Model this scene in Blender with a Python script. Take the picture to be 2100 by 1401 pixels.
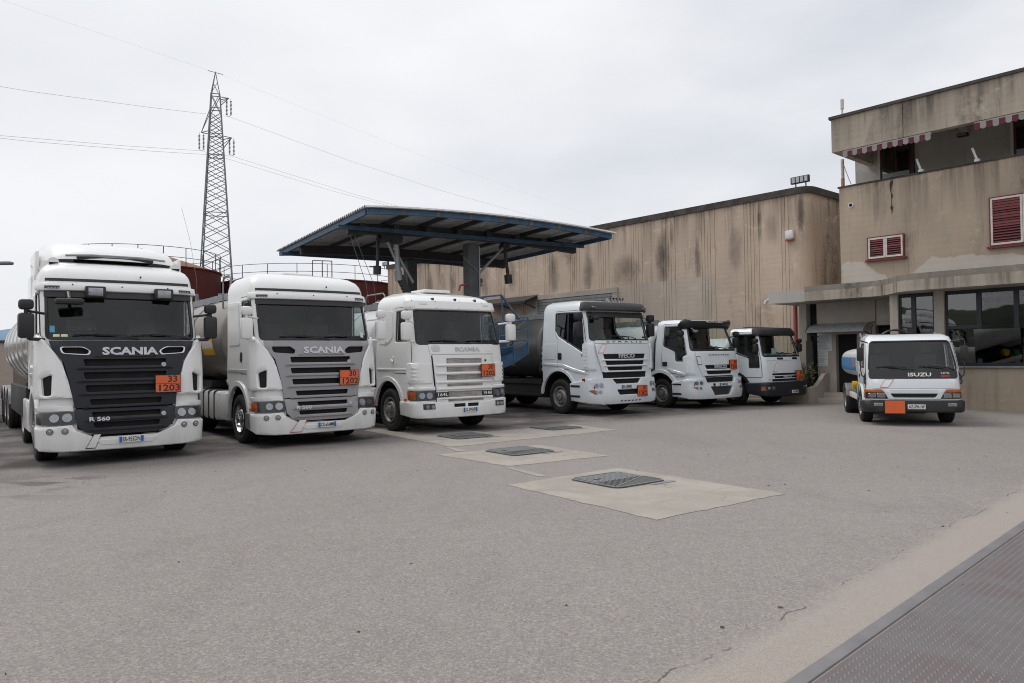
import bpy, bmesh, math, random
import numpy as np
from mathutils import Vector, Matrix
from mathutils.geometry import delaunay_2d_cdt
R = math.radians
random.seed(7)
for o in list(bpy.data.objects): bpy.data.objects.remove(o)
S = bpy.context.scene
COL = S.collection

# ---------------------------------------------------------------- camera
HC = 1.7
cam_d = bpy.data.cameras.new("camera"); cam = bpy.data.objects.new("camera", cam_d); COL.objects.link(cam)
cam_d.sensor_fit = 'HORIZONTAL'; cam_d.sensor_width = 36.0; cam_d.lens = 1520 / 2100 * 36
cam_d.clip_start = 0.05; cam_d.clip_end = 6000
cam.matrix_world = (Matrix.Translation((0, 0, HC)) @ Matrix.Rotation(R(90 + 1.15), 4, 'X') @ Matrix.Rotation(R(-0.79), 4, 'Z'))
S.camera = cam

# ---------------------------------------------------------------- sky and light
W = bpy.data.worlds.new("World"); S.world = W; W.use_nodes = True
wt = W.node_tree; wt.nodes.clear()
def wn(t, **k):
    n = wt.nodes.new(t)
    for a, b in k.items(): setattr(n, a, b)
    return n
SUN_EL, SUN_AZ = R(58), R(298)          # azimuth clockwise from +Y: high behind the parked row, a little to the left
sky = wn('ShaderNodeTexSky'); sky.sky_type = 'NISHITA'; sky.sun_disc = False
sky.sun_elevation = SUN_EL; sky.sun_rotation = SUN_AZ
tc = wn('ShaderNodeTexCoord')
sep = wn('ShaderNodeSeparateXYZ'); wt.links.new(tc.outputs['Generated'], sep.inputs[0])
mp = wn('ShaderNodeMapping'); mp.inputs['Scale'].default_value = (1.0, 1.0, 2.6)
wt.links.new(tc.outputs['Generated'], mp.inputs[0])
nz = wn('ShaderNodeTexNoise'); nz.inputs['Scale'].default_value = 2.6; nz.inputs['Detail'].default_value = 6; nz.inputs['Roughness'].default_value = .45
wt.links.new(mp.outputs[0], nz.inputs['Vector'])
ele = wn('ShaderNodeMapRange'); ele.inputs[1].default_value = 0.0; ele.inputs[2].default_value = 1.0
ele.inputs[3].default_value = 0.0; ele.inputs[4].default_value = 1.0; wt.links.new(sep.outputs[2], ele.inputs[0])
azi = wn('ShaderNodeMapRange'); azi.inputs[1].default_value = -0.15; azi.inputs[2].default_value = 0.75
azi.inputs[3].default_value = 0.0; azi.inputs[4].default_value = 0.75; wt.links.new(sep.outputs[0], azi.inputs[0])
low = wn('ShaderNodeMapRange'); low.inputs[1].default_value = 0.0; low.inputs[2].default_value = 0.42
low.inputs[3].default_value = 1.0; low.inputs[4].default_value = 0.0; wt.links.new(sep.outputs[2], low.inputs[0])
def wmath(op, a, b):
    n = wn('ShaderNodeMath', operation=op)
    for i, q in enumerate((a, b)):
        if isinstance(q, (int, float)): n.inputs[i].default_value = q
        else: wt.links.new(q, n.inputs[i])
    return n.outputs[0]
nzr = wn('ShaderNodeMapRange'); nzr.inputs[1].default_value = .38; nzr.inputs[2].default_value = .68
nzr.inputs[3].default_value = 0; nzr.inputs[4].default_value = .62; wt.links.new(nz.outputs[0], nzr.inputs[0])
dark = wmath('ADD', wmath('MULTIPLY', low.outputs[0], wmath('ADD', azi.outputs[0], 0.12)), wmath('MULTIPLY', nzr.outputs[0], wmath('ADD', azi.outputs[0], 0.42)))
cm = wn('ShaderNodeMix', data_type='RGBA', clamp_factor=True)
cm.inputs['A'].default_value = (9.75, 9.8, 9.95, 1); cm.inputs['B'].default_value = (5.3, 5.65, 6.5, 1)
wt.links.new(dark, cm.inputs['Factor'])
zen = wn('ShaderNodeMapRange'); zen.inputs[1].default_value = .45; zen.inputs[2].default_value = 1.0
zen.inputs[3].default_value = 1.0; zen.inputs[4].default_value = 1.25; wt.links.new(sep.outputs[2], zen.inputs[0])
sc = wn('ShaderNodeVectorMath', operation='SCALE'); wt.links.new(cm.outputs['Result'], sc.inputs[0]); wt.links.new(zen.outputs[0], sc.inputs['Scale'])
mx = wn('ShaderNodeMix', data_type='RGBA'); mx.inputs['Factor'].default_value = .94
wt.links.new(sky.outputs[0], mx.inputs['A']); wt.links.new(sc.outputs[0], mx.inputs['B'])
bg = wn('ShaderNodeBackground'); bg.inputs['Strength'].default_value = 0.1
wt.links.new(mx.outputs['Result'], bg.inputs['Color'])
wo = wn('ShaderNodeOutputWorld'); wt.links.new(bg.outputs[0], wo.inputs[0])

sl = bpy.data.lights.new("sun", 'SUN'); sl.energy = 1.3; sl.angle = R(24); sl.color = (1, .97, .93)
so = bpy.data.objects.new("sun", sl); COL.objects.link(so)
sd = Vector((math.sin(SUN_AZ) * math.cos(SUN_EL), math.cos(SUN_AZ) * math.cos(SUN_EL), math.sin(SUN_EL)))
so.rotation_euler = (-sd).to_track_quat('-Z', 'Y').to_euler(); so.location = sd * 60

S.view_settings.view_transform = 'Standard'; S.view_settings.look = 'None'
S.view_settings.exposure = 0.0; S.view_settings.gamma = 1.0
S.view_settings.use_curve_mapping = False
S.render.engine = 'CYCLES'
S.cycles.max_bounces = 8; S.cycles.transparent_max_bounces = 16; S.cycles.use_denoising = True; S.cycles.filter_width = 1.05
S.cycles.glossy_bounces = 4; S.cycles.diffuse_bounces = 3

# ---------------------------------------------------------------- materials
MATS = {}
class N:
    """thin helper around a material's node tree"""
    def __init__(s, name, rough=.5, metal=0, base=(.5, .5, .5), spec=.5):
        s.m = bpy.data.materials.new(name); s.m.use_nodes = True; s.t = s.m.node_tree
        s.b = s.t.nodes['Principled BSDF']; MATS[name] = s.m
        s.set('Base Color', base); s.set('Roughness', rough); s.set('Metallic', metal); s.set('Specular IOR Level', spec)
    def set(s, k, v):
        i = s.b.inputs[k]
        if isinstance(v, (int, float)): i.default_value = v
        elif isinstance(v, tuple): i.default_value = (*v, 1) if len(v) == 3 else v
        else: s.t.links.new(v, i)
    def n(s, t, **k):
        n = s.t.nodes.new(t)
        for a, b in k.items(): setattr(n, a, b)
        return n
    def co(s, sc=(1, 1, 1), kind='Object'):
        c = s.n('ShaderNodeTexCoord'); m = s.n('ShaderNodeMapping'); m.inputs['Scale'].default_value = sc
        s.t.links.new(c.outputs[kind], m.inputs[0]); return m.outputs[0]
    def noise(s, scale, detail=3, rough=.5, sc=(1, 1, 1), dist=0):
        n = s.n('ShaderNodeTexNoise'); n.inputs['Scale'].default_value = scale; n.inputs['Detail'].default_value = detail
        n.inputs['Roughness'].default_value = rough; n.inputs['Distortion'].default_value = dist
        s.t.links.new(s.co(sc), n.inputs['Vector']); return n.outputs[0]
    def rng(s, x, a, b, c=0, d=1):
        n = s.n('ShaderNodeMapRange'); s.t.links.new(x, n.inputs[0])
        for i, q in enumerate((a, b, c, d)): n.inputs[i + 1].default_value = q
        return n.outputs[0]
    def math(s, op, a, b=0):
        n = s.n('ShaderNodeMath', operation=op)
        for i, q in enumerate((a, b)):
            if isinstance(q, (int, float)): n.inputs[i].default_value = q
            else: s.t.links.new(q, n.inputs[i])
        return n.outputs[0]
    def mix(s, f, a, b, blend='MIX'):
        n = s.n('ShaderNodeMix', data_type='RGBA', blend_type=blend)
        for k, q in (('Factor', f), ('A', a), ('B', b)):
            if isinstance(q, (int, float)): n.inputs[k].default_value = q
            elif isinstance(q, tuple): n.inputs[k].default_value = (*q, 1)
            else: s.t.links.new(q, n.inputs[k])
        return n.outputs['Result']
    def sepz(s, kind='Object'):
        c = s.n('ShaderNodeTexCoord'); q = s.n('ShaderNodeSeparateXYZ'); s.t.links.new(c.outputs[kind], q.inputs[0]); return q.outputs
    def bump(s, h, strength=.3, dist=.01):
        b = s.n('ShaderNodeBump'); b.inputs['Strength'].default_value = strength; b.inputs['Distance'].default_value = dist
        s.t.links.new(h, b.inputs['Height']); s.set('Normal', b.outputs[0])

def simple(name, base, rough=.5, metal=0, var=.12, scale=6, spec=.5, bump=0):
    q = N(name, rough, metal, base, spec)
    f = q.noise(scale, 4, .6)
    lo = tuple(c * (1 - var) for c in base); hi = tuple(min(1, c * (1 + var)) for c in base)
    q.set('Base Color', q.mix(q.rng(f, .3, .7), lo, hi))
    q.set('Roughness', q.rng(f, .3, .7, max(0, rough - .06), min(1, rough + .08)))
    if bump: q.bump(q.noise(scale * 8, 3), bump, .004)
    return q.m

def paint(name, base, dirt=.12):
    """vehicle paint: a coat with road grime that gathers in streaks and low on the body"""
    q = N(name, .32, 0, base, .5)
    q.set('Coat Weight', .55); q.set('Coat Roughness', .06)
    z = q.sepz()[2]
    f = q.noise(2.2, 5, .65, (1, 1, .35)); g = q.noise(14, 3, .6, (1, 1, .12))
    d = q.math('MULTIPLY', q.rng(f, .42, .75), q.rng(g, .35, .7))
    lowz = q.rng(z, 1.1, .25, 0, .26)
    amt = q.math('ADD', q.math('MULTIPLY', d, dirt), q.math('MULTIPLY', lowz, q.rng(f, .3, .7)))
    q.set('Base Color', q.mix(amt, base, (.30, .27, .23)))
    q.set('Roughness', q.rng(amt, 0, .5, .30, .6))
    return q.m
paint('white_paint', (.80, .80, .79)); paint('cool_white_paint', (.72, .76, .79)); paint('grey_paint', (.29, .28, .29), .1)
simple('dark_grille_paint', (.014, .015, .021), .5, var=.2)
simple('black_plastic', (.018, .018, .02), .45); simple('black_matte', (.006, .006, .007), .8)
simple('lining', (.035, .035, .038), .85); simple('seat_cloth', (.05, .05, .06), .9); simple('rubber', (.016, .016, .017), .75, var=.3, scale=12)
simple('dark_blue_plastic', (.010, .012, .020), .5); simple('chassis', (.022, .021, .021), .7, var=.4); simple('navy_frame', (.012, .015, .022), .4)
simple('chrome', (.62, .62, .63), .16, 1); simple('silver_letter', (.58, .58, .60), .35, .3); simple('rim_steel', (.30, .29, .28), .5, .5, .3, 9)
simple('hub_dark', (.05, .048, .046), .6, .2); simple('orange_plate', (.72, .13, .035), .45, var=.06); simple('plate_white', (.72, .72, .70), .4, var=.05)
simple('plate_blue', (.02, .13, .45), .4); simple('amber', (.48, .11, .018), .25); simple('lens', (.36, .37, .38), .1, .8); simple('lamp_house', (.055, .055, .06), .3, .4)
simple('red_line', (.5, .05, .06), .5); simple('black_line', (.02, .02, .02), .5); simple('sticker_blue', (.08, .35, .55), .5); simple('sticker_yellow', (.7, .72, .42), .5)
simple('concrete', (.36, .32, .28), .9, var=.2, scale=3, bump=.3); simple('galvanized', (.25, .26, .27), .5, .5, .25); simple('pylon_steel', (.22, .225, .24), .6, .3)
simple('blue_steel', (.05, .105, .175), .55, var=.35, scale=4); simple('rusty_patch', (.22, .13, .08), .8, var=.4); simple('column_steel', (.09, .095, .10), .55, var=.25, scale=3)
simple('sheet_metal', (.50, .50, .50), .6, .1, .25); simple('beam_dark', (.035, .037, .042), .6, var=.3); simple('arm_steel', (.33, .34, .35), .45, .5)
simple('rust_pink', (.42, .23, .19), .7, var=.3); simple('red_shutter', (.15, .022, .026), .5, var=.25, scale=8); simple('frame_white', (.60, .56, .52), .55, var=.2)
simple('awning_white', (.27, .245, .245), .9); simple('awning_red', (.10, .024, .034), .9); simple('paper', (.62, .65, .66), .7, var=.05); simple('ink', (.08, .08, .09), .7)
simple('iron_base', (.10, .098, .095), .7, .2, .2, 20); simple('iron_cover', (.26, .262, .265), .55, .5, .2, 20, bump=.3); simple('wire', (.05, .05, .055), .6); simple('insulator', (.10, .16, .15), .2)
simple('yellow_part', (.75, .40, .02), .4); simple('green_part', (.03, .20, .06), .5); simple('soil', (.08, .06, .045), .95); simple('leaf', (.16, .19, .065), .6, var=.5, scale=15)
simple('leaf_dark', (.035, .05, .02), .7, var=.5, scale=.5); simple('polycarbonate', (.22, .23, .23), .3); simple('cardboard', (.20, .34, .40), .7); simple('door_red', (.055, .02, .02), .5)
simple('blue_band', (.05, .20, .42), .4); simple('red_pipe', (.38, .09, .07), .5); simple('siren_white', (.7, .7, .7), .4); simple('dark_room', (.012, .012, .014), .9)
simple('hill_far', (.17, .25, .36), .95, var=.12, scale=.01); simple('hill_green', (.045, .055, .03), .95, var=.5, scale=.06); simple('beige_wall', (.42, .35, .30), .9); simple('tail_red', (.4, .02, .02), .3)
simple('blue_sheet', (.03, .08, .15), .5, var=.25, scale=4)

def glass(name, tint, refl=1.0, add=0.0):
    q = N(name); t = q.t; t.nodes.remove(q.b)
    gl = q.n('ShaderNodeBsdfGlossy'); gl.inputs['Roughness'].default_value = .015; gl.inputs['Color'].default_value = (1, 1, 1, 1)
    tr = q.n('ShaderNodeBsdfTransparent'); tr.inputs['Color'].default_value = (*tint, 1)
    fr = q.n('ShaderNodeFresnel'); fr.inputs['IOR'].default_value = 1.5
    w = q.noise(1.7, 2); b = q.n('ShaderNodeBump'); b.inputs['Strength'].default_value = .03; b.inputs['Distance'].default_value = .02
    t.links.new(w, b.inputs['Height']); t.links.new(b.outputs[0], gl.inputs['Normal'])
    f = q.math('ADD', q.math('MULTIPLY', fr.outputs[0], refl), add)
    ge = q.n('ShaderNodeNewGeometry'); f = q.math('MULTIPLY', f, q.math('SUBTRACT', 1.0, ge.outputs['Backfacing']))   # only the outer face mirrors
    mxs = q.n('ShaderNodeMixShader'); t.links.new(f, mxs.inputs[0]); t.links.new(tr.outputs[0], mxs.inputs[1]); t.links.new(gl.outputs[0], mxs.inputs[2])
    t.links.new(mxs.outputs[0], t.nodes['Material Output'].inputs[0]); return q.m
glass('glass', (.94, .97, .96), 1.0, 0); glass('tinted_glass', (.78, .83, .82), 1.0, 0); glass('lens_glass', (.95, .95, .95), .6); glass('film_glass', (.30, .30, .31), 1.1, .10); glass('mirror_glass', (.3, .3, .3), 1, .45)

def asphalt():
    q = N('asphalt', .92, 0, (.2, .19, .185), .3)
    big = q.noise(.13, 4, .55); mid = q.noise(.9, 5, .6, dist=.6); fine = q.noise(38, 4, .75); grain = q.noise(120, 2, .7)
    v = q.n('ShaderNodeTexVoronoi'); v.inputs['Scale'].default_value = 70; q.t.links.new(q.co(), v.inputs['Vector'])
    c = q.mix(q.rng(big, .32, .68), (.232, .216, .208), (.292, .275, .265))
    c = q.mix(q.math('MULTIPLY', q.rng(mid, .52, .75), .35), c, (.185, .172, .166))
    md2 = q.noise(6, 4, .65); c = q.mix(q.rng(md2, .36, .64, .22, 0), c, (.15, .138, .132))
    trk = q.noise(.55, 4, .6, (1, .35, 1), 1.2); c = q.mix(q.math('MULTIPLY', q.rng(trk, .54, .68), .30), c, (.145, .135, .13))
    c = q.mix(q.rng(fine, .32, .60, .46, 0), c, (.11, .10, .096))
    c = q.mix(q.rng(grain, .50, .70, 0, .45), c, (.50, .475, .455))
    vs = q.n('ShaderNodeSeparateColor'); q.t.links.new(v.outputs['Color'], vs.inputs[0])
    c = q.mix(q.rng(vs.outputs[0], .55, 1.0, 0, .45), c, (.44, .415, .395))
    c = q.mix(q.rng(vs.outputs[1], .80, 1.0, 0, .4), c, (.10, .093, .09))
    st = q.n('ShaderNodeTexVoronoi'); st.inputs['Scale'].default_value = 1.1; q.t.links.new(q.co(), st.inputs['Vector'])
    c = q.mix(q.rng(st.outputs['Distance'], .0, .022, .8, 0), c, (.03, .03, .03))
    # paler aggregate beside the steel deck, with a crack along its ragged edge
    xz = q.sepz(); pd = q.math('SUBTRACT', q.math('MULTIPLY', q.math('SUBTRACT', xz[1], 3.85), .7206), q.math('MULTIPLY', q.math('SUBTRACT', xz[0], 1.39), .6934))
    pw = q.math('ADD', pd, q.math('MULTIPLY', q.math('SUBTRACT', q.noise(1.6, 5, .6), .5), .30))
    c = q.mix(q.math('MULTIPLY', q.rng(pw, .52, .34), .62), c, q.mix(q.rng(grain, .4, .65), (.30, .272, .240), (.44, .405, .36)))
    c = q.mix(q.math('MULTIPLY', q.rng(q.math('ABSOLUTE', q.math('SUBTRACT', pw, .46)), .009, .002), q.rng(q.noise(2.2, 3, .6), .50, .58)), c, (.10, .093, .088))
    # oily drips and under-lorry shade painted into the colour: a broad belt along the parked row
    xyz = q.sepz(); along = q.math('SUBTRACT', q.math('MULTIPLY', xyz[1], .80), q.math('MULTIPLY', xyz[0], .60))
    oil_shade = q.math('MULTIPLY', q.rng(along, 13.0, 14.6), q.rng(q.noise(.75, 4, .6), .26, .60))
    c = q.mix(q.math('MULTIPLY', oil_shade, .9), c, (.040, .037, .036))
    wet = q.math('MULTIPLY', q.rng(xyz[0], -5.2, -6.4), q.math('MULTIPLY', q.rng(xyz[1], 9.0, 9.8), q.rng(xyz[1], 11.6, 10.6)))
    wet = q.math('MULTIPLY', wet, q.rng(q.noise(1.0, 3, .5, (1, 2.4, 1)), .50, .58))
    c = q.mix(q.math('MULTIPLY', wet, .75), c, (.06, .057, .055)); c = q.mix(1.0, c, (1.0, .965, .95), 'MULTIPLY'); q.set('Base Color', c)
    q.set('Roughness', q.rng(wet, 0, 1, .92, .55))
    q.bump(q.math('ADD', q.math('MULTIPLY', grain, .5), fine), .45, .006)
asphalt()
def slab_mat(name, a, b, dark, dist=1.0):
    q = N(name, .9, 0, a, .3); f = q.noise(1.3, 5, .6, dist=dist); g = q.noise(60, 3, .7); h = q.noise(170, 2, .7)
    c = q.mix(q.rng(f, .3, .7), a, b); c = q.mix(q.rng(g, .4, .75, 0, .35), c, dark); c = q.mix(q.rng(h, .58, .74, 0, .4), c, tuple(min(1, x * 1.7) for x in b))
    v = q.n('ShaderNodeTexVoronoi', feature='DISTANCE_TO_EDGE'); v.inputs['Scale'].default_value = .75
    nn = q.n('ShaderNodeTexNoise'); nn.inputs['Scale'].default_value = 2.5; nn.inputs['Detail'].default_value = 4
    q.t.links.new(q.co(), nn.inputs['Vector']); mv = q.n('ShaderNodeMix', data_type='RGBA', blend_type='ADD'); mv.inputs['Factor'].default_value = .35
    q.t.links.new(q.co(), mv.inputs['A']); q.t.links.new(nn.outputs['Color'], mv.inputs['B']); q.t.links.new(mv.outputs['Result'], v.inputs['Vector'])
    crack = q.math('MULTIPLY', q.rng(v.outputs['Distance'], .0, .006, 1, 0), q.rng(q.noise(.9, 2), .52, .6))
    c = q.mix(q.math('MULTIPLY', crack, .75), c, (.06, .055, .05)); q.set('Base Color', c); q.bump(g, .3, .004); return q.m
slab_mat('slab_concrete', (.295, .268, .238), (.40, .365, .325), (.20, .18, .165))
slab_mat('washed_concrete', (.275, .25, .225), (.345, .318, .285), (.13, .115, .10))

def wall_mat(name, base, stain, streak=.55, rust=0.0, top=None, panel=True, marks=()):
    """rendered wall with grime: vertical runs, soft blotches, faint board lines"""
    q = N(name, .92, 0, base, .25)
    xyz = q.sepz()
    f = q.noise(.35, 5, .6, (1, 1, .7)); g = q.noise(.8, 4, .6, (1, 1, .28), .5); h = q.noise(3.0, 4, .65, (1, 1, .05)); k = q.noise(9, 5, .7)
    c = q.mix(q.rng(f, .3, .7), tuple(x * .80 for x in base), tuple(min(1, x * 1.12) for x in base)); c = q.mix(q.rng(q.noise(26, 4, .75), .35, .65, .22, 0), c, tuple(x * .6 for x in base))
    blot = q.math('MULTIPLY', q.rng(g, .55, .72), q.rng(k, .28, .6))
    c = q.mix(q.math('MULTIPLY', blot, streak), c, stain)
    run = q.math('MULTIPLY', q.rng(h, .56, .72), q.rng(q.noise(.5, 3), .4, .65))
    c = q.mix(q.math('MULTIPLY', run, streak * .8), c, tuple(x * .8 for x in stain))
    h2 = q.noise(9, 4, .7, (1, 1, .06)); c = q.mix(q.math('MULTIPLY', q.math('MULTIPLY', q.rng(h2, .55, .68), q.rng(q.noise(.8, 4), .45, .62)), streak * .55), c, tuple(x * .9 for x in stain))
    if top is not None:
        tr = q.math('MULTIPLY', q.rng(xyz[2], top - 1.6, top, 0, 1), q.rng(h, .42, .7))
        c = q.mix(q.math('MULTIPLY', tr, .75), c, tuple(x * .6 for x in stain))
    lp = q.math('MULTIPLY', q.rng(q.noise(.9, 5, .65, (1, 1, 1.6), .8), .58, .66), q.rng(k, .35, .6)); c = q.mix(q.math('MULTIPLY', lp, streak * .55), c, tuple(min(1, x * 1.45) for x in base))
    if rust: c = q.mix(q.math('MULTIPLY', q.rng(q.noise(1.2, 3, .5, (1, 1, .2)), .68, .76), rust), c, (.30, .17, .04))
    if marks:      # soot marks with a place and size of their own: (v, z, half width, half height, strength)
        ragged = q.rng(q.noise(2.6, 5, .7, (1, 1, .45), .4), .25, .75, -.55, .55); tot = None
        for v0, z0, a, b_, st in marks:
            dv = q.math('POWER', q.math('ABSOLUTE', q.math('DIVIDE', q.math('SUBTRACT', xyz[1], v0), a)), 2.0)
            dz = q.math('POWER', q.math('ABSOLUTE', q.math('DIVIDE', q.math('SUBTRACT', xyz[2], z0), b_)), 2.0)
            m = q.math('MULTIPLY', q.rng(q.math('ADD', q.math('ADD', dv, dz), ragged), 1.25, -.1), st)
            tot = m if tot is None else q.math('MAXIMUM', tot, m)
        c = q.mix(tot, c, stain)
    q.set('Base Color', c)
    w = q.n('ShaderNodeTexWave', wave_type='BANDS', bands_direction='Z'); w.inputs['Scale'].default_value = 1.6; w.inputs['Distortion'].default_value = .6
    q.t.links.new(q.co(), w.inputs['Vector'])
    q.bump(q.math('ADD', q.math('MULTIPLY', w.outputs[1], .5 if panel else 0), q.math('MULTIPLY', k, .8)), .25, .012); return q
wall_mat('warehouse_render', (.58, .462, .37), (.09, .075, .065), .8, .5, 7.6, marks=((20.1, 5.9, .42, 1.15, .85), (22.2, 5.6, .8, .75, .6), (24.6, 5.7, .35, 1.0, .65), (18.3, 5.6, .16, .9, .7), (16.5, 5.9, .3, .9, .5), (27.0, 5.8, .4, 1.1, .7), (30.2, 6.1, .35, .9, .6), (32.6, 6.0, .4, .9, .6), (35.6, 6.2, .35, .8, .6), (15.4, 6.9, .10, .9, .8), (13.72, 6.9, .13, .75, .85), (19.6, 6.9, .10, .6, .6), (38, 6.0, .4, 1.0, .6), (14.9, 6.5, .3, .6, .35)))
wall_mat('warehouse_patch', (.52, .45, .38), (.25, .22, .19), .4)
wall_mat('office_render', (.49, .40, .315), (.12, .10, .08), .6, .1, 7.2)
wall_mat('office_fascia', (.42, .365, .30), (.075, .07, .065), .95, .1, 9.3)
wall_mat('board_concrete', (.42, .37, .31), (.08, .075, .068), .95, .1, 3.9)
wall_mat('lip_concrete', (.25, .225, .195), (.055, .052, .05), 1.0)
wall_mat('pale_concrete', (.44, .395, .345), (.20, .18, .16), .5)
wall_mat('plaster_pale', (.60, .545, .48), (.40, .35, .30), .3)
wall_mat('grey_concrete', (.44, .42, .39), (.10, .10, .095), .6)
wall_mat('base_render', (.40, .335, .265), (.16, .135, .11), .6, .1)
wall_mat('tank_red', (.105, .028, .022), (.05, .016, .014), .6, .1)
wall_mat('tank_roof_rust', (.27, .135, .085), (.18, .09, .06), .5)
simple('cap_dark', (.065, .058, .052), .9, var=.5, scale=3)
def tank_skin(name, base, rough, metal, stain):
    q = N(name, rough, metal, base, .5); f = q.noise(1.2, 4, .6, (1, .3, 1)); g = q.noise(5, 4, .7, (1, 1, .2))
    c = q.mix(q.rng(f, .3, .7), base, tuple(x * .8 for x in base)); c = q.mix(q.math('MULTIPLY', q.rng(g, .5, .75), .45), c, stain)
    q.set('Base Color', c); q.set('Roughness', q.rng(f, .3, .7, rough, rough + .12)); return q.m
tank_skin('tank_polished', (.58, .58, .57), .16, .9, (.30, .28, .26)); tank_skin('tank_taupe', (.26, .235, .21), .34, .25, (.14, .12, .10))
tank_skin('tank_white', (.60, .61, .62), .35, 0, (.34, .32, .30)); tank_skin('tank_grey', (.16, .155, .155), .38, .4, (.08, .075, .07))
def deck_mat():
    q = N('tread_steel', .55, .25, (.2, .19, .19)); f = q.noise(1.6, 4, .55, dist=.8); g = q.noise(7, 4)
    c = q.mix(q.rng(f, .42, .60), (.150, .124, .125), (.160, .153, .158)); c = q.mix(q.rng(g, .45, .7, 0, .4), c, (.14, .112, .108)); q.set('Base Color', c)
deck_mat(); simple('bump_worn', (.185, .168, .172), .6, .15, .15, 5); simple('edge_steel', (.185, .178, .182), .6, .2, .15, 3)
M = MATS

# ---------------------------------------------------------------- mesh helpers
def ob(name, data, parent=None, **props):
    o = bpy.data.objects.new(name, data); COL.objects.link(o)
    if parent is not None: o.parent = parent
    for k, v in props.items(): o[k] = v
    return o
def thing(name, label, cat, loc=(0, 0, 0), deg=0, group=None):
    o = ob(name, None, label=label, category=cat); o.location = loc; o.rotation_euler = (0, 0, R(deg)); o.empty_display_size = .2
    if group: o['group'] = group
    return o
def rnd(poly, r, n=3):
    out = []; L = len(poly)
    for i, p in enumerate(poly):
        p = Vector(p); a = Vector(poly[i - 1]) - p; b = Vector(poly[(i + 1) % L]) - p
        rr = min(r, a.length * .45, b.length * .45); A = p + a.normalized() * rr; Bq = p + b.normalized() * rr
        for k in range(n + 1):
            t = k / n; out.append(tuple(A * (1 - t) ** 2 + p * 2 * t * (1 - t) + Bq * t * t))
    return out
def sym(pts): return list(pts) + [(-x, z) for x, z in reversed(pts)]
class B:
    def __init__(s): s.v = []; s.f = []; s.m = []
    def add(s, vs, fs, mi=0):
        k = len(s.v); s.v += [tuple(p) for p in vs]; s.f += [tuple(i + k for i in f) for f in fs]; s.m += [mi] * len(fs); return s
    def box(s, x0, x1, y0, y1, z0, z1, bev=0, mi=0):
        if bev:
            bm = bmesh.new(); bmesh.ops.create_cube(bm, size=1)
            for p in bm.verts: p.co = Vector(((x0 + x1) / 2 + p.co.x * (x1 - x0), (y0 + y1) / 2 + p.co.y * (y1 - y0), (z0 + z1) / 2 + p.co.z * (z1 - z0)))
            bmesh.ops.bevel(bm, geom=bm.edges[:], offset=bev, segments=2, affect='EDGES', profile=.5)
            bm.verts.index_update(); s.add([p.co[:] for p in bm.verts], [[q.index for q in f.verts] for f in bm.faces], mi); bm.free(); return s
        return s.add([(x0, y0, z0), (x1, y0, z0), (x1, y1, z0), (x0, y1, z0), (x0, y0, z1), (x1, y0, z1), (x1, y1, z1), (x0, y1, z1)],
                     [(0, 3, 2, 1), (4, 5, 6, 7), (0, 1, 5, 4), (1, 2, 6, 5), (2, 3, 7, 6), (3, 0, 4, 7)], mi)
    def bar(s, p, q, w, h=None, mi=0):
        p, q = Vector(p), Vector(q); h = h or w; d = (q - p).normalized(); up = Vector((0, 0, 1)) if abs(d.z) < .95 else Vector((0, 1, 0))
        a = d.cross(up).normalized() * w / 2; b = a.cross(d).normalized() * h / 2
        vs = [e + i * a + j * b for e in (p, q) for i, j in ((-1, -1), (1, -1), (1, 1), (-1, 1))]
        return s.add(vs, [(0, 1, 2, 3), (7, 6, 5, 4), (0, 4, 5, 1), (1, 5, 6, 2), (2, 6, 7, 3), (3, 7, 4, 0)], mi)
    def cyl(s, p, q, r, r2=None, n=12, mi=0, cap=True):
        p, q = Vector(p), Vector(q); r2 = r if r2 is None else r2; d = (q - p).normalized(); up = Vector((0, 0, 1)) if abs(d.z) < .9 else Vector((0, 1, 0))
        a = d.cross(up).normalized(); b = d.cross(a).normalized()
        vs = [e + (a * math.cos(t) + b * math.sin(t)) * rr for e, rr in ((p, r), (q, r2)) for t in [2 * math.pi * i / n for i in range(n)]]
        fs = [(i, n + i, n + (i + 1) % n, (i + 1) % n) for i in range(n)]
        if cap: fs += [tuple(range(n)), tuple(reversed(range(n, 2 * n)))]
        return s.add(vs, fs, mi)
    def tube(s, pts, r, n=6, mi=0, close=False):
        pts = [Vector(p) for p in pts]; L = len(pts); rings = []; prev = None
        for i, p in enumerate(pts):
            d = (pts[min(i + 1, L - 1)] - pts[max(i - 1, 0)]).normalized()
            if prev is None: up = Vector((0, 0, 1)) if abs(d.z) < .9 else Vector((0, 1, 0)); a = d.cross(up).normalized()
            else: a = (prev - d * prev.dot(d)).normalized()
            prev = a; b = d.cross(a)
            rings += [p + (a * math.cos(2 * math.pi * k / n) + b * math.sin(2 * math.pi * k / n)) * r for k in range(n)]
        fs = [(i * n + k, (i + 1) * n + k, (i + 1) * n + (k + 1) % n, i * n + (k + 1) % n) for i in range(L - 1) for k in range(n)]
        fs += [tuple(range(n)), tuple(reversed(range((L - 1) * n, L * n)))]
        return s.add(rings, fs, mi)
    def lathe(s, prof, c=(0, 0, 0), ax='x', n=32, mi=0, ez=1.0):
        """prof: (radius, height along axis)"""
        vs = []
        for r, h in prof:
            for k in range(n):
                t = 2 * math.pi * k / n; a, b = r * math.cos(t), r * math.sin(t) * ez
                vs.append({'x': (h, a, b), 'y': (a, h, b), 'z': (a, b, h)}[ax])
        vs = [(x + c[0], y + c[1], z + c[2]) for x, y, z in vs]
        fs = [(i * n + k, i * n + (k + 1) % n, (i + 1) * n + (k + 1) % n, (i + 1) * n + k) for i in range(len(prof) - 1) for k in range(n)]
        return s.add(vs, fs, mi)
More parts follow.
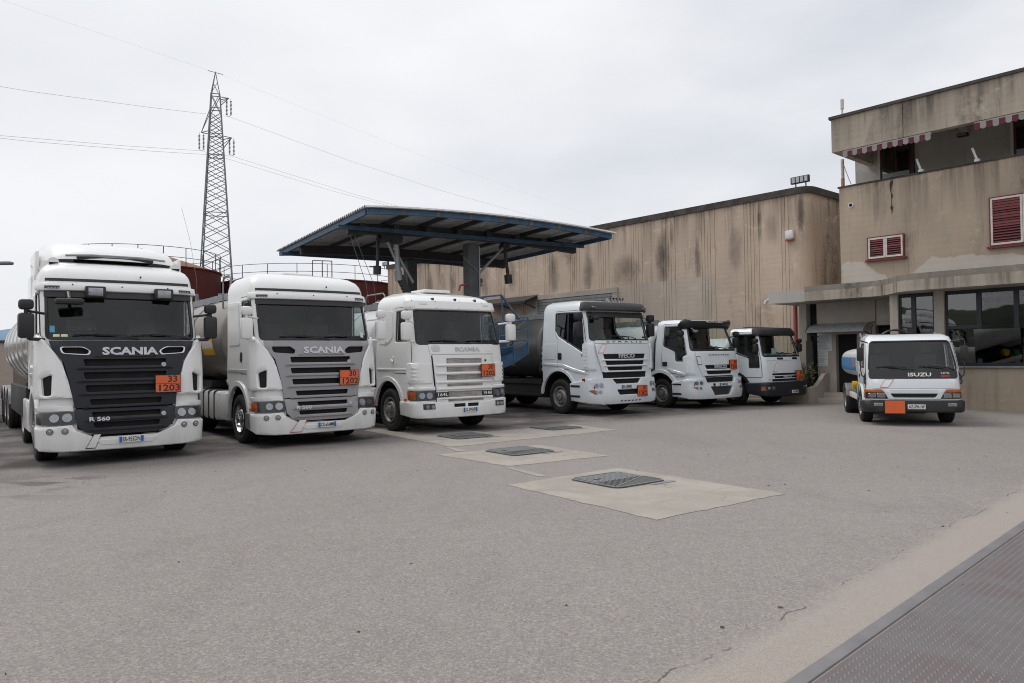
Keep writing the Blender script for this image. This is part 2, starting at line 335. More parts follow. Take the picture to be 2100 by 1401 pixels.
    def prism(s, poly, ax, a0, a1, mi=0):
        n = len(poly)
        def p3(p, a): return {'x': (a, p[0], p[1]), 'y': (p[0], a, p[1]), 'z': (p[0], p[1], a)}[ax]
        vs = [p3(p, a0) for p in poly] + [p3(p, a1) for p in poly]
        fs = [tuple(range(n)), tuple(reversed(range(n, 2 * n)))] + [(i, n + i, n + (i + 1) % n, (i + 1) % n) for i in range(n)]
        return s.add(vs, fs, mi)
    def mesh(s, name, mats, smooth=38, recalc=True):
        me = bpy.data.meshes.new(name); me.from_pydata(s.v, [], s.f)
        for m in ([mats] if not isinstance(mats, (list, tuple)) else mats): me.materials.append(M[m] if isinstance(m, str) else m)
        if any(s.m): me.polygons.foreach_set('material_index', s.m)
        if recalc:
            bm = bmesh.new(); bm.from_mesh(me); bmesh.ops.recalc_face_normals(bm, faces=bm.faces[:]); bm.to_mesh(me); bm.free()
        if smooth:
            me.polygons.foreach_set('use_smooth', [True] * len(me.polygons)); me.set_sharp_from_angle(angle=R(smooth))
        return me
    def out(s, name, mats, parent=None, smooth=38, recalc=True, **props):
        return ob(name, s.mesh(name, mats, smooth, recalc), parent, **props)

def inside(P, poly):
    x, y = P[:, 0], P[:, 1]; r = np.zeros(len(P), bool); q = np.array(poly); n = len(q)
    for i in range(n):
        x1, y1 = q[i]; x2, y2 = q[(i + 1) % n]
        if y1 == y2: continue
        c = ((y1 > y) != (y2 > y)) & (x < (x2 - x1) * (y - y1) / (y2 - y1) + x1); r ^= c
    return r
def ccw(p): return p if sum(p[i - 1][0] * p[i][1] - p[i][0] * p[i - 1][1] for i in range(len(p))) > 0 else list(reversed(p))
def resamp(poly, res):
    out = []
    for i, a in enumerate(poly):
        b = poly[(i + 1) % len(poly)]; d = math.hypot(b[0] - a[0], b[1] - a[1]); k = max(1, int(round(d / res)))
        out += [(a[0] + (b[0] - a[0]) * j / k, a[1] + (b[1] - a[1]) * j / k) for j in range(k)]
    return out
def triang(outer, holes, res, bev):
    loops = [resamp(ccw(outer), res)] + [resamp(ccw(h), res) for h in holes]
    pts, edges, isb = [], [], []
    for lp in loops:
        k = len(pts); n = len(lp); pts += lp; edges += [(k + i, k + (i + 1) % n) for i in range(n)]
    nb = len(pts)
    o = np.array(loops[0]); x0, y0 = o.min(0); x1, y1 = o.max(0)
    cand = []; own = []
    if bev > 0:
        for li, lp in enumerate(loops):
            n = len(lp)
            for i in range(n):
                a, b, c = lp[i - 1], lp[i], lp[(i + 1) % n]; dx, dy = c[0] - a[0], c[1] - a[1]; L = math.hypot(dx, dy) or 1
                sg = 1 if li == 0 else -1
                cand.append((b[0] - dy / L * bev * sg, b[1] + dx / L * bev * sg)); own.append((li, i, n))
    nbv = len(cand)
    nx, ny = max(1, int((x1 - x0) / res)), max(1, int((y1 - y0) / res))
    gx = np.linspace(x0, x1, nx + 1); gy = np.linspace(y0, y1, ny + 1)
    cand += [(a, b) for a in gx for b in gy]
    C = np.array(cand); ok = inside(C, loops[0])
    for h in loops[1:]: ok &= ~inside(C, h)
    segs = np.array([(pts[a], pts[b]) for a, b in edges]); A = segs[:, 0]; D = segs[:, 1] - A; LL = (D ** 2).sum(1) + 1e-12
    t = np.clip(((C[:, None] - A) * D).sum(2) / LL, 0, 1); dist = np.sqrt((((A + t[..., None] * D) - C[:, None]) ** 2).sum(2)).min(1)
    lim = np.full(len(C), max(res * .45, bev * 1.5)); lim[:nbv] = bev * .8
    ok &= dist > lim
    new = np.cumsum(ok) - 1 + nb; st = 0; cedges = list(edges)
    while st < nbv:      # keep the bevel ring unbroken
        n = own[st][2]
        for i in range(n):
            p, q = st + i, st + (i + 1) % n
            if ok[p] and ok[q]: cedges.append((int(new[p]), int(new[q])))
        st += n
    V, E, F, *_ = delaunay_2d_cdt([Vector(p) for p in pts] + [Vector(p) for p in C[ok]], cedges, [], 0, 1e-6)
    V = np.array([(p.x, p.y) for p in V]); F = np.array([f for f in F if len(f) == 3])
    c = V[F].mean(1); keep = inside(c, loops[0])
    for h in loops[1:]: keep &= ~inside(c, h)
    return V, F[keep]

def hermite(xs, ys, q):
    """monotone cubic through the table"""
    xs, ys = np.array(xs, float), np.array(ys, float); h = np.diff(xs); d = np.diff(ys) / h; m = np.zeros(len(xs)); m[0], m[-1] = d[0], d[-1]
    for i in range(1, len(xs) - 1):
        m[i] = 0 if d[i - 1] * d[i] <= 0 else 2 / (1 / d[i - 1] + 1 / d[i])
    q = np.clip(q, xs[0], xs[-1]); i = np.clip(np.searchsorted(xs, q) - 1, 0, len(h) - 1); t = (q - xs[i]) / h[i]
    return (2 * t**3 - 3 * t**2 + 1) * ys[i] + (t**3 - 2 * t**2 + t) * h[i] * m[i] + (-2 * t**3 + 3 * t**2) * ys[i + 1] + (t**3 - t**2) * h[i] * m[i + 1]

class Cab:
    """skin of a lorry cab: s runs round the front from left to right, z up"""
    def __init__(s, w, L, rc, bow, ztab, ytab, wtab, tilt=14):
        s.W, s.L = w, L; s.z, s.yt, s.wt = ztab, ytab, wtab
        a = w - rc; arc = rc * 1.45; Lmax = a + arc + L + .6; n = 900; ss = np.linspace(0, Lmax, n); th1 = R(tilt)
        th = np.where(ss < a, th1 * (ss / a) ** 1.6, np.minimum(math.pi / 2, th1 + (math.pi / 2 - th1) * np.clip((ss - a) / arc, 0, 1) ** 1.0))
        ds = ss[1] - ss[0]; s.S = ss; s.X = np.concatenate([[0], np.cumsum(np.cos(th[:-1]) * ds)]); s.Y = np.concatenate([[0], np.cumsum(np.sin(th[:-1]) * ds)])
        s.Xm = s.X[-1]; s.yc = float(np.interp(a + arc * .8, s.S, s.Y))
    def pos(s, st, z):
        st = np.asarray(st, float); z = np.asarray(z, float); x = np.sign(st) * np.interp(abs(st), s.S, s.X) / s.Xm * hermite(s.z, s.wt, z)
        yb = np.interp(abs(st), s.S, s.Y); yf = hermite(s.z, s.yt, z); return np.stack([x, yf + yb * (s.L - yf) / s.L, z], -1)
    def nrm(s, st, z):
        e = .004; a = s.pos(st + e, z) - s.pos(st - e, z); b = s.pos(st, z + e) - s.pos(st, z - e); n = np.cross(a, b); return n / (np.linalg.norm(n, axis=-1, keepdims=True) + 1e-12)
    def s_of(s, y, z):
        yf = float(hermite(s.z, s.yt, np.array([z]))[0]); return float(np.interp((y - yf) * s.L / (s.L - yf), s.Y, s.S))
    def side(s, poly, sd):
        out = []
        for y, z in poly:      # never let a side panel creep round onto the front
            yf = float(hermite(s.z, s.yt, np.array([z]))[0]); out.append((sd * s.s_of(max(y, yf + s.yc * (s.L - yf) / s.L), z), z))
        return out

class Truck:
    def __init__(t, name, label, cat, loc, deg, group=None):
        t.root = thing(name, label, cat, loc, deg, group)
    def pan(t, name, poly, mat, off=.02, th=.02, holes=(), res=.09, parent=None, bev=.005, extra=None, **props):
        c = t.cab; V, F = triang(poly, list(holes), res, min(bev, th * .6)); b = B(); n = len(V); Nn = c.nrm(V[:, 0], V[:, 1]); P = c.pos(V[:, 0], V[:, 1])
        e = {}
        for f in F:
            for i in range(3):
                k = (f[i], f[(i + 1) % 3]); r = (k[1], k[0])
                if r in e: del e[r]
                else: e[k] = 1
        bo = np.zeros(n); bo[list({i for k in e for i in k})] = min(bev, th * .6)
        b.add(P + Nn * (off - bo)[:, None], F.tolist()); b.add(P + Nn * (off - th), F[:, ::-1].tolist(), 1)
        b.f += [(i, n + i, n + j, j) for i, j in e]; b.m += [0] * len(e)
        if extra: extra(b)
        mats = list(mat) if isinstance(mat, (list, tuple)) else [mat, mat]
        return b.out(name, mats, parent or t.root, 42, recalc=False, **props)
    def sidepan(t, name, poly, mat, off=.02, th=.02, holes=(), **k):
        return [t.pan(name, t.cab.side(poly, s), mat, off, th, [t.cab.side(h, s) for h in holes], **k) for s in (-1, 1)]
    def text(t, body, x, z, h, mat='silver_letter', width=None, off=.03, name='lettering', parent=None, bold=.012, ext=.006, y=None):
        p = t.cab.pos(np.array([x]), np.array([z]))[0]; nn = t.cab.nrm(np.array([x]), np.array([z]))[0]; p = p + nn * off
        return text3(body, p, h, mat, width, name, parent or t.root, bold, ext, math.atan2(nn[0], -nn[1]), math.asin(max(-1, min(1, nn[2]))))
TEXTS = []
def text3(body, loc, h, mat, width=None, name='lettering', parent=None, bold=.012, ext=.006, yaw=0, pitch=0):
    cu = bpy.data.curves.new(name, 'FONT'); cu.body = body; cu.size = h / .72; cu.align_x = 'CENTER'; cu.align_y = 'CENTER'
    cu.extrude = ext; cu.offset = bold * h * .5; cu.resolution_u = 2
    o = ob(name, cu); o.location = loc; o.rotation_euler = (R(90) - pitch, 0, yaw); TEXTS.append((o, mat, width, name, parent))
    return o
def bake_texts():
    """lettering becomes ordinary mesh parts, stretched to its measured width"""
    bpy.context.view_layer.update(); dg = bpy.context.evaluated_depsgraph_get(); ms = [bpy.data.meshes.new_from_object(o.evaluated_get(dg)) for o, *_ in TEXTS]
    for (o, mat, width, name, parent), me in zip(TEXTS, ms):
        loc, rot = o.location.copy(), o.rotation_euler.copy(); bpy.data.objects.remove(o); me.materials.clear(); me.materials.append(M[mat]); me.name = name
        n = ob(name, me, parent); n.location = loc; n.rotation_euler = rot; xs = [v.co.x for v in me.vertices]
        if width and xs:
            k = width / (max(xs) - min(xs))
            for v in me.vertices: v.co.x *= k

# ---------------------------------------------------------------- lorry components
WC = {}
def wheel(t, x, y, r=.5, w=.3, sd=-1, style='front', rim='rim_steel', steer=0):
    e = ob('wheel', None, t.root); e.location = (x, y, r); e.rotation_euler = (0, 0, R(steer)); e.empty_display_size = .1
    key = (r, w, sd, style, rim)
    if key not in WC:
        b = B(); q = r * .56; pr = [(q, -w * .36), (q + .03, -w * .46), (r * .80, -w * .53), (r * .93, -w * .50), (r * .985, -w * .42), (r, -w * .36)]
        for g in (-.22, 0, .22):
            pr += [(r, (g - .035) * w), (r - .018, (g - .03) * w), (r - .018, (g + .03) * w), (r, (g + .035) * w)]
        pr += [(r, w * .36), (r * .985, w * .42), (r * .93, w * .50), (r * .80, w * .53), (q + .03, w * .46), (q, w * .36)]
        b.lathe(pr, ax='x', n=44); ty = b.mesh('tyre', 'rubber')
        b = B(); o = sd * w * .5
        pf = [(q + .012, o * .9), (q + .02, o * 1.02), (q - .01, o * 1.0), (q - .03, o * .7), (r * .46, o * .35)]
        if style == 'front': pf += [(r * .40, o * .75), (r * .34, o * .95), (r * .27, o * 1.0), (r * .25, o * .85), (r * .2, o * .85), (r * .19, o * 1.25), (r * .12, o * 1.32), (0, o * 1.32)]
        else: pf += [(r * .42, -o * .2), (r * .36, -o * .35), (r * .26, -o * .3), (r * .25, o * .4), (r * .2, o * .55), (0, o * .55)]
        b.lathe(pf, ax='x', n=32)
        for k in range(10):
            a = 2 * math.pi * k / 10; hh = o * (.98 if style == 'front' else -.3)
            b.cyl((hh, r * .31 * math.cos(a), r * .31 * math.sin(a)), (hh + sd * .035, r * .31 * math.cos(a), r * .31 * math.sin(a)), .018, .014, 6)
        for k in range(8):
            a = 2 * math.pi * (k + .5) / 8; c = Vector((0, math.cos(a), math.sin(a))); hx = o * (.60 if style == 'front' else 0)
            b.cyl(Vector((hx, 0, 0)) + c * r * .435, Vector((hx + sd * .012, 0, 0)) + c * r * .43, .028, .028, 10, 1)
        b.lathe([(q - .03, -o * .9), (0, -o * .9)], ax='x', n=24, mi=1)
        WC[key] = ty, b.mesh('rim', [rim, 'hub_dark'])
    ob('tyre', WC[key][0], e); ob('rim', WC[key][1], e); return e

def plate(t, x, z, txt, w=.40, h=.11, off=.075, blue=True, textmat='black_line'):
    P = t.cab.pos(np.array([x]), np.array([z]))[0]; n = t.cab.nrm(np.array([x]), np.array([z]))[0]
    y = P[1] - off; b = B().box(x - w / 2, x + w / 2, y - .012, y + .012, z - h / 2, z + h / 2, .004)
    o = b.out('number_plate', 'plate_white', t.root)
    if blue:
        for s in (-1, 1): B().box(x + s * w * .5 - (0 if s < 0 else w * .115), x + s * w * .5 + (w * .115 if s < 0 else 0), y - .015, y - .011, z - h * .46, z + h * .46).out('blue_band', 'plate_blue', o)
    text3(txt, (x, y - .0135, z), h * .70, textmat, w * (.72 if blue else .9), 'lettering', o, .04, .002)
    return o
def hazard(t, x, z, top, bot, w=.40, h=.30, off=.09, mat='orange_plate', y=None):
    P = t.cab.pos(np.array([x]), np.array([z]))[0]; y = (P[1] - off) if y is None else y
    o = B().box(x - w / 2, x + w / 2, y - .008, y + .02, z - h / 2, z + h / 2, .005).out('hazard_plate', 'black_line', t.root)
    for a, c in ((z + .004, z + h / 2 - .012), (z - h / 2 + .012, z - .004)) if top else ((z - h / 2 + .012, z + h / 2 - .012),):
        B().box(x - w / 2 + .012, x + w / 2 - .012, y - .013, y - .007, a, c).out('hazard_panel', mat, o)
    if top:
        text3(top, (x + w * .17, y - .0145, z + h * .245), h * .36, 'black_line', w * .36, 'lettering', o, .05, .002)
        text3(bot, (x + w * .02, y - .0145, z - h * .245), h * .36, 'black_line', w * .80, 'lettering', o, .05, .002)
    return o
def mirrors(t, x, y, z0, z1, z2, z3, w=.24, mat='black_plastic', arm=None, d=.14, tilt=0, right=True, armx=None):
    """big mirror z0..z1, small one z2..z3, on arms to the cab side"""
    for s in ((-1, 1) if right else (-1,)):
        hub = ob('mirror', None, t.root); hub.empty_display_size = .05
        def shell(za, zb, wd):
            b = B(); b.box(s * x - wd / 2, s * x + wd / 2, y - d / 2, y + d / 2, za, zb, min(.05, (zb - za) * .3, d * .4)); b.out('mirror_housing', mat, hub)
            B().box(s * x - wd / 2 + .02, s * x + wd / 2 - .02, y + d / 2 - .001, y + d / 2 + .006, za + .03, zb - .03).out('mirror_glass', 'mirror_glass', hub)
        shell(z0, z1, w); shell(z2, z3, w * .92)
        xi = armx or t.cab.W - .06
        b = B(); b.cyl((s * x, y, z1 - .02), (s * x, y, z2 + .03), .03); b.tube([(s * xi, y + .16, z1 - .0), (s * (x - w * .3), y + .05, z1 + .025), (s * x, y, z1 + .03)], .022, 8); b.out('mirror_arm', arm or mat, hub)
        b = B(); b.tube([(s * xi, y + .12, z0 - .02), (s * (x - w * .2), y + .02, z0 - .01), (s * x, y, z0 + .04)], .028, 8)
        b.out('mirror_arm', arm or mat, hub)
def wipers(t, zs, spans, off=.035):
    for (x0, x1), z0 in zip(spans, zs):
        def pt(x, z, o=off): 
            P = t.cab.pos(np.array([x]), np.array([z]))[0]; return P + t.cab.nrm(np.array([x]), np.array([z]))[0] * o
        b = B(); b.tube([pt(x0 + (x1 - x0) * k / 8, z0 + .02 + .012 * math.sin(k * .5)) for k in range(9)], .011, 5)
        b.tube([pt(x1 + .32, z0 - .05), pt(x1 + .1, z0 + .0, off + .02), pt((x0 + x1) / 2, z0 + .03, off + .02)], .013, 5); b.out('wiper', 'black_plastic', t.root)
def headlight(t, poly, refl, amber=None, off=.03, mat='lamp_house', glassoff=None):
    """poly right-hand side in (s,z); refl list of (s,z,r)"""
    for sd in (-1, 1):
        p = [(sd * a, z) for a, z in poly]; h = t.pan('headlight', p, mat, off, .03)
        for a, z, r in refl:
            P = t.cab.pos(np.array([sd * a]), np.array([z]))[0]; n = t.cab.nrm(np.array([sd * a]), np.array([z]))[0]; P = Vector(P + n * off); n = Vector(n)
            b = B(); b.cyl(P - n * .01, P + n * .012, r, r * .97, 16); b.cyl(P + n * .012, P + n * .006, r * .9, r * .35, 16, cap=False); b.cyl(P, P + n * .016, r * .3, r * .22, 10); b.out('reflector', 'lens', h)
        if amber: t.pan('indicator', [(sd * a, z) for a, z in amber], 'amber', off + .008, .012, parent=h)
        t.pan('lamp_cover', p, 'lens_glass', off + .026, .004, parent=h, bev=0)
def fogs(t, spots, r, off=.085):
    for a, z in spots:
        for sd in (-1, 1):
            P = Vector(t.cab.pos(np.array([sd * a]), np.array([z]))[0]); n = Vector(t.cab.nrm(np.array([sd * a]), np.array([z]))[0]); P += n * off
            b = B(); b.cyl(P - n * .04, P + n * .006, r, r, 18, 1); b.cyl(P + n * .006, P + n * .009, r * .82, r * .75, 18); b.cyl(P + n * .009, P + n * .013, r * .35, r * .2, 12); b.out('fog_light', ['lens', 'lamp_house'], t.root)
def screws(t, pts, r=.012, off=.03):
    b = B()
    for a, z in pts:
        P = Vector(t.cab.pos(np.array([a]), np.array([z]))[0]); n = Vector(t.cab.nrm(np.array([a]), np.array([z]))[0]); b.cyl(P + n * (off - .03), P + n * (off + .006), r, r * .7, 8)
    b.out('screw', 'black_plastic', t.root)
def sticker(t, poly, line, off=.055):
    o = t.pan('reflective_sticker', poly, line, off, .006, bev=0); c = Vector((sum(p[0] for p in poly) / 4, sum(p[1] for p in poly) / 4))
    t.pan('sticker_face', [tuple(c + (Vector(p) - c) * .88) for p in poly], 'white_paint', off + .002, .003, parent=o, bev=0)

def cab_shell(t, front_z, arch, step_y, step_z, rear_z, top_z, ws, win, mat='white_paint', seal=.035, glassm='glass', win2=None, low_front=None, res=.085):
    """the cab body with window openings, its inner lining, roof, back wall, glass and seals.  arch=(yc,zc,r)"""
    c = t.cab; yc, zc, ra = arch; L = c.L
    sd = lambda y, z: c.s_of(y, z)
    arc = []
    a0 = math.acos(max(-1, min(1, (step_y - yc) / ra))); rr = L - yc
    a1 = math.acos(max(-1, min(1, (min(rr, ra * .999)) / ra))) if rr < ra else math.radians(8)
    for k in range(13):
        a = a0 + (a1 - a0) * k / 12; arc.append((yc + ra * math.cos(a), zc + ra * math.sin(a)))
    half = [(sd(step_y, step_z), step_z)] + [(sd(y, z), z) for y, z in arc]
    if arc[-1][0] < L - .02: half += [(sd(min(L, arc[-1][0] + .02), rear_z), rear_z), (sd(L, rear_z), rear_z)]
    zs = list(np.linspace(half[-1][1], top_z, 26)); half += [(sd(L, z), z) for z in zs[1:]]
    poly = sym(half)
    wsr = rnd(ws, .09, 4); wl = [rnd(c.side(win, s), .05, 3) for s in (-1, 1)]
    def extra(b):
        top = [c.pos(np.array([q]), np.array([top_z]))[0] for q in np.linspace(-sd(L, top_z), sd(L, top_z), 60)]
        b.add(top, [tuple(range(60))], 0); b.add([p - np.array([0, 0, .05]) for p in top], [tuple(reversed(range(60)))], 1)
        zz = np.linspace(rear_z, top_z, 24)
        lw = [c.pos(np.array([-sd(L, z)]), np.array([z]))[0] for z in zz]; rw = [c.pos(np.array([sd(L, z)]), np.array([z]))[0] for z in zz]; k = len(zz)
        b.add(lw + rw, [(i, i + 1, k + i + 1, k + i) for i in range(k - 1)], 0)
        b.add([p - np.array([0, .05, 0]) for p in lw + rw], [(i, k + i, k + i + 1, i + 1) for i in range(k - 1)], 1)
    body = t.pan('cab', poly, [mat, 'lining'], 0, .045, [wsr] + wl, res=res, bev=.012, extra=extra)
    def grow(p, d):
        p = ccw(p); out = []; n = len(p)
        for i in range(n):
            a, q = Vector(p[i - 1]), Vector(p[(i + 1) % n]); dd = (q - a).normalized(); out.append((p[i][0] + dd.y * d, p[i][1] - dd.x * d))
        return out
    g = t.pan('windshield', wsr, glassm, -.008, .004, bev=0, res=.12)
    t.pan('window_seal', grow(wsr, seal * .5), 'black_plastic', .008, .03, [grow(wsr, -seal)], parent=g)
    for w in wl:
        g = t.pan('side_window', w, 'glass', -.008, .004, bev=0, res=.12); t.pan('window_seal', grow(w, .012), 'black_plastic', .005, .02, [grow(w, -.022)], parent=g)
    # cab floor, dashboard, seats, wheel
    x = c.W * .93; wz = min(p[1] for p in ws); yf = float(hermite(c.z, c.yt, np.array([wz]))[0])
    b = B(); b.box(-x, x, .35, L - .04, wz - .95, wz - .85); pr = [(yf + .14, wz - .5), (yf + .14, wz - .02), (yf + .42, wz + .0), (yf + .62, wz - .10), (yf + .62, wz - .5)]; b.prism(pr, 'x', -x, x)
    b.out('dashboard', 'black_matte', t.root)
    for s in (-.5, .5):
        b = B(); b.box(s - .25, s + .25, yf + .85, yf + 1.3, wz - .55, wz - .35, .05); b.box(s - .24, s + .24, yf + 1.22, yf + 1.38, wz - .4, wz + .38, .05); b.box(s - .13, s + .13, yf + 1.25, yf + 1.36, wz + .4, wz + .58, .04); b.out('seat', 'seat_cloth', t.root)
    b = B(); cc = Vector((.55, yf + .62, wz + .0)); ax = Vector((0, .55, .83)).normalized(); e1 = Vector((1, 0, 0)); e2 = ax.cross(e1)
    b.tube([cc + (e1 * math.cos(a) + e2 * math.sin(a)) * .22 for a in np.linspace(0, 2 * math.pi, 25)], .016, 6); b.bar(cc - e1 * .21, cc + e1 * .21, .04, .02); b.bar(cc, cc - ax * .35, .05); b.out('steering_wheel', 'black_plastic', t.root)
    return body
def seam(t, poly, sd, inner=.03):
    p = ccw(poly); n = len(p); out = []
    for i in range(n):
        a, q = Vector(p[i - 1]), Vector(p[(i + 1) % n]); d = (q - a).normalized(); out.append((p[i][0] + d.y * .014, p[i][1] - d.x * .014))
    inn = []
    for i in range(n):
        a, q = Vector(p[i - 1]), Vector(p[(i + 1) % n]); d = (q - a).normalized(); inn.append((p[i][0] - d.y * .012, p[i][1] + d.x * .012))
    t.pan('door_gap', out, 'black_matte', .004, .006, [inn], bev=0, res=.12)
def undercab(t, w, y0, y1, z0, z1, chassis_end, cz=.85):
    b = B(); b.box(-w, w, y0, y1, z0, z1); b.box(-.66, .66, y1 + .02, chassis_end - .3, .40, cz - .14); b.box(-.42, -.34, y0, chassis_end, cz - .13, cz + .13); b.box(.34, .42, y0, chassis_end, cz - .13, cz + .13); b.box(-1.0, 1.0, 1.36, 1.48, .42, .56)  # wide low box is added to block light reaching the ground beneath
    y = y1 + .5
    while y < chassis_end: b.box(-.34, .34, y, y + .1, cz - .09, cz + .09); y += 1.1
    b.out('chassis', 'chassis', t.root)
def fender(t, yc, zc, r, mat, end=0, w=.09, off=.03, start=172):
    pts = [(yc + (r + w) * math.cos(R(a)), zc + (r + w) * math.sin(R(a))) for a in np.linspace(end, start, 22)] + [(yc + (r - .01) * math.cos(R(a)), zc + (r - .01) * math.sin(R(a))) for a in np.linspace(start, end, 22)]
    t.sidepan('wheel_arch', pts, mat, off, .05, res=.07)
    for s in (-1, 1):   # liner over the tyre
        b = B(); n = 14; A = np.linspace(R(-5), R(185), n); x0, x1 = s * (t.cab.W - .04), s * (t.cab.W - .45)
        b.add([(x, yc + r * math.cos(a), zc + r * math.sin(a)) for x in (x0, x1) for a in A], [(i, i + 1, n + i + 1, n + i) for i in range(n - 1)]); b.out('wheel_arch_liner', 'black_matte', t.root)
def barrel(t, y0, y1, zc, rx, rz, mat, band=None, bands=(), walk=True, name='tank', ribs=(), top_rail=True, dish=.28, sq=0):
    def square(m):      # boxy oval section instead of a round one
        if not sq: return m
        for i, (x, y, z) in enumerate(m.v):
            p, q = x / rx, (z - zc) / rz; r = math.hypot(p, q)
            if r > .01: k = (abs(p / r) ** sq + abs(q / r) ** sq) ** (-1 / sq); m.v[i] = (x * k, y, zc + (z - zc) * k)
        return m
    b = B(); pf = [(0, y0 - dish)] + [(math.sin(a) * 1.0, y0 - dish * math.cos(a) ** .9) for a in np.linspace(.18, 1.45, 9)] + [(1, y0), (1.0, y1)] + [(math.sin(a), y1 + dish * math.cos(a)) for a in np.linspace(1.45, .1, 8)] + [(0, y1 + dish)]
    n = 48; b.lathe([(r * rx, h) for r, h in pf], (0, 0, zc), 'y', n, ez=rz / rx); o = square(b).out(name, mat, t.root)
    for y in list(ribs):
        b = B(); b.lathe([(rx + .0, y - .04), (rx + .025, y - .03), (rx + .025, y + .03), (rx, y + .04)], (0, 0, zc), 'y', n, ez=rz / rx); b.out('tank_rib', mat, o)
    for ya, yb, m, a0, a1 in bands:
        b = B(); k = 16; A = np.linspace(R(a0), R(a1), k); vs = [(-(rx + .006) * math.cos(a), y, zc + (rz + .006) * math.sin(a)) for y in (ya, yb) for a in A]
        b.add(vs, [(i, i + 1, k + i + 1, k + i) for i in range(k - 1)]); square(b).out('painted_band', m, o)
    if walk:
        b = B(); zt = zc + rz
        for s in (-1, 1): b.box(s * .42 - .03, s * .42 + .03, y0 + .1, y1 - .1, zt - .06, zt + .10)
        b.box(-.40, .40, y0 + .15, y1 - .15, zt + .0, zt + .03); b.out('catwalk', 'galvanized', t.root)
        k = max(2, int((y1 - y0) / 2.0))
        for i in range(k):
            y = y0 + (i + .5) * (y1 - y0) / k; b = B(); b.cyl((0, y, zt), (0, y, zt + .16), .27, .27, 18); b.cyl((0, y, zt + .16), (0, y, zt + .2), .22, .18, 18); b.bar((-.25, y - .2, zt + .2), (.25, y - .2, zt + .2), .04); b.out('manhole_lid', 'galvanized', t.root)
        if top_rail:
            b = B(); x = -.55; b.tube([(x, y0 + .2, zt - .05), (x, y0 + .2, zt + .26), (x, y0 + .3, zt + .33), (x, y0 + 1.2, zt + .33), (x, y0 + 1.3, zt + .26), (x, y0 + 1.3, zt - .05)], .02, 6); b.out('guard_rail', 'galvanized', t.root)
    return o
def rear_axle(t, y, x=.95, r=.5, w=.42, n=1, gap=1.3, guard='black_plastic'):
    for i in range(n):
        for s in (-1, 1): wheel(t, s * x, y + i * gap, r, w, s, 'rear')
        for s in (-1, 1):
            b = B(); A = np.linspace(R(15), R(165), 12); k = len(A); vs = [(s * xx, y + i * gap + (r + .07) * math.cos(a), r + (r + .07) * math.sin(a)) for xx in (x - w * .55, x + w * .55) for a in A]
            b.add(vs, [(j, j + 1, k + j + 1, k + j) for j in range(k - 1)]); b.out('mudguard', guard, t.root)
def dots(t, x, z, off, w=.2):
    for s in (-1, 1):
        o = t.pan('marker_light', [(s * x - w / 2, z - .028), (s * x + w / 2, z - .028), (s * x + w / 2, z + .028), (s * x - w / 2, z + .028)], 'lamp_house', off, .02)
        b = B()
        for k in range(4):
            P = t.cab.pos(np.array([s * x + (k - 1.5) * w * .23]), np.array([z]))[0]; b.cyl((P[0], P[1] - off - .012, z), (P[0], P[1] - off + .01, z), .016, n=8)
        b.out('lamp', 'lens', o)

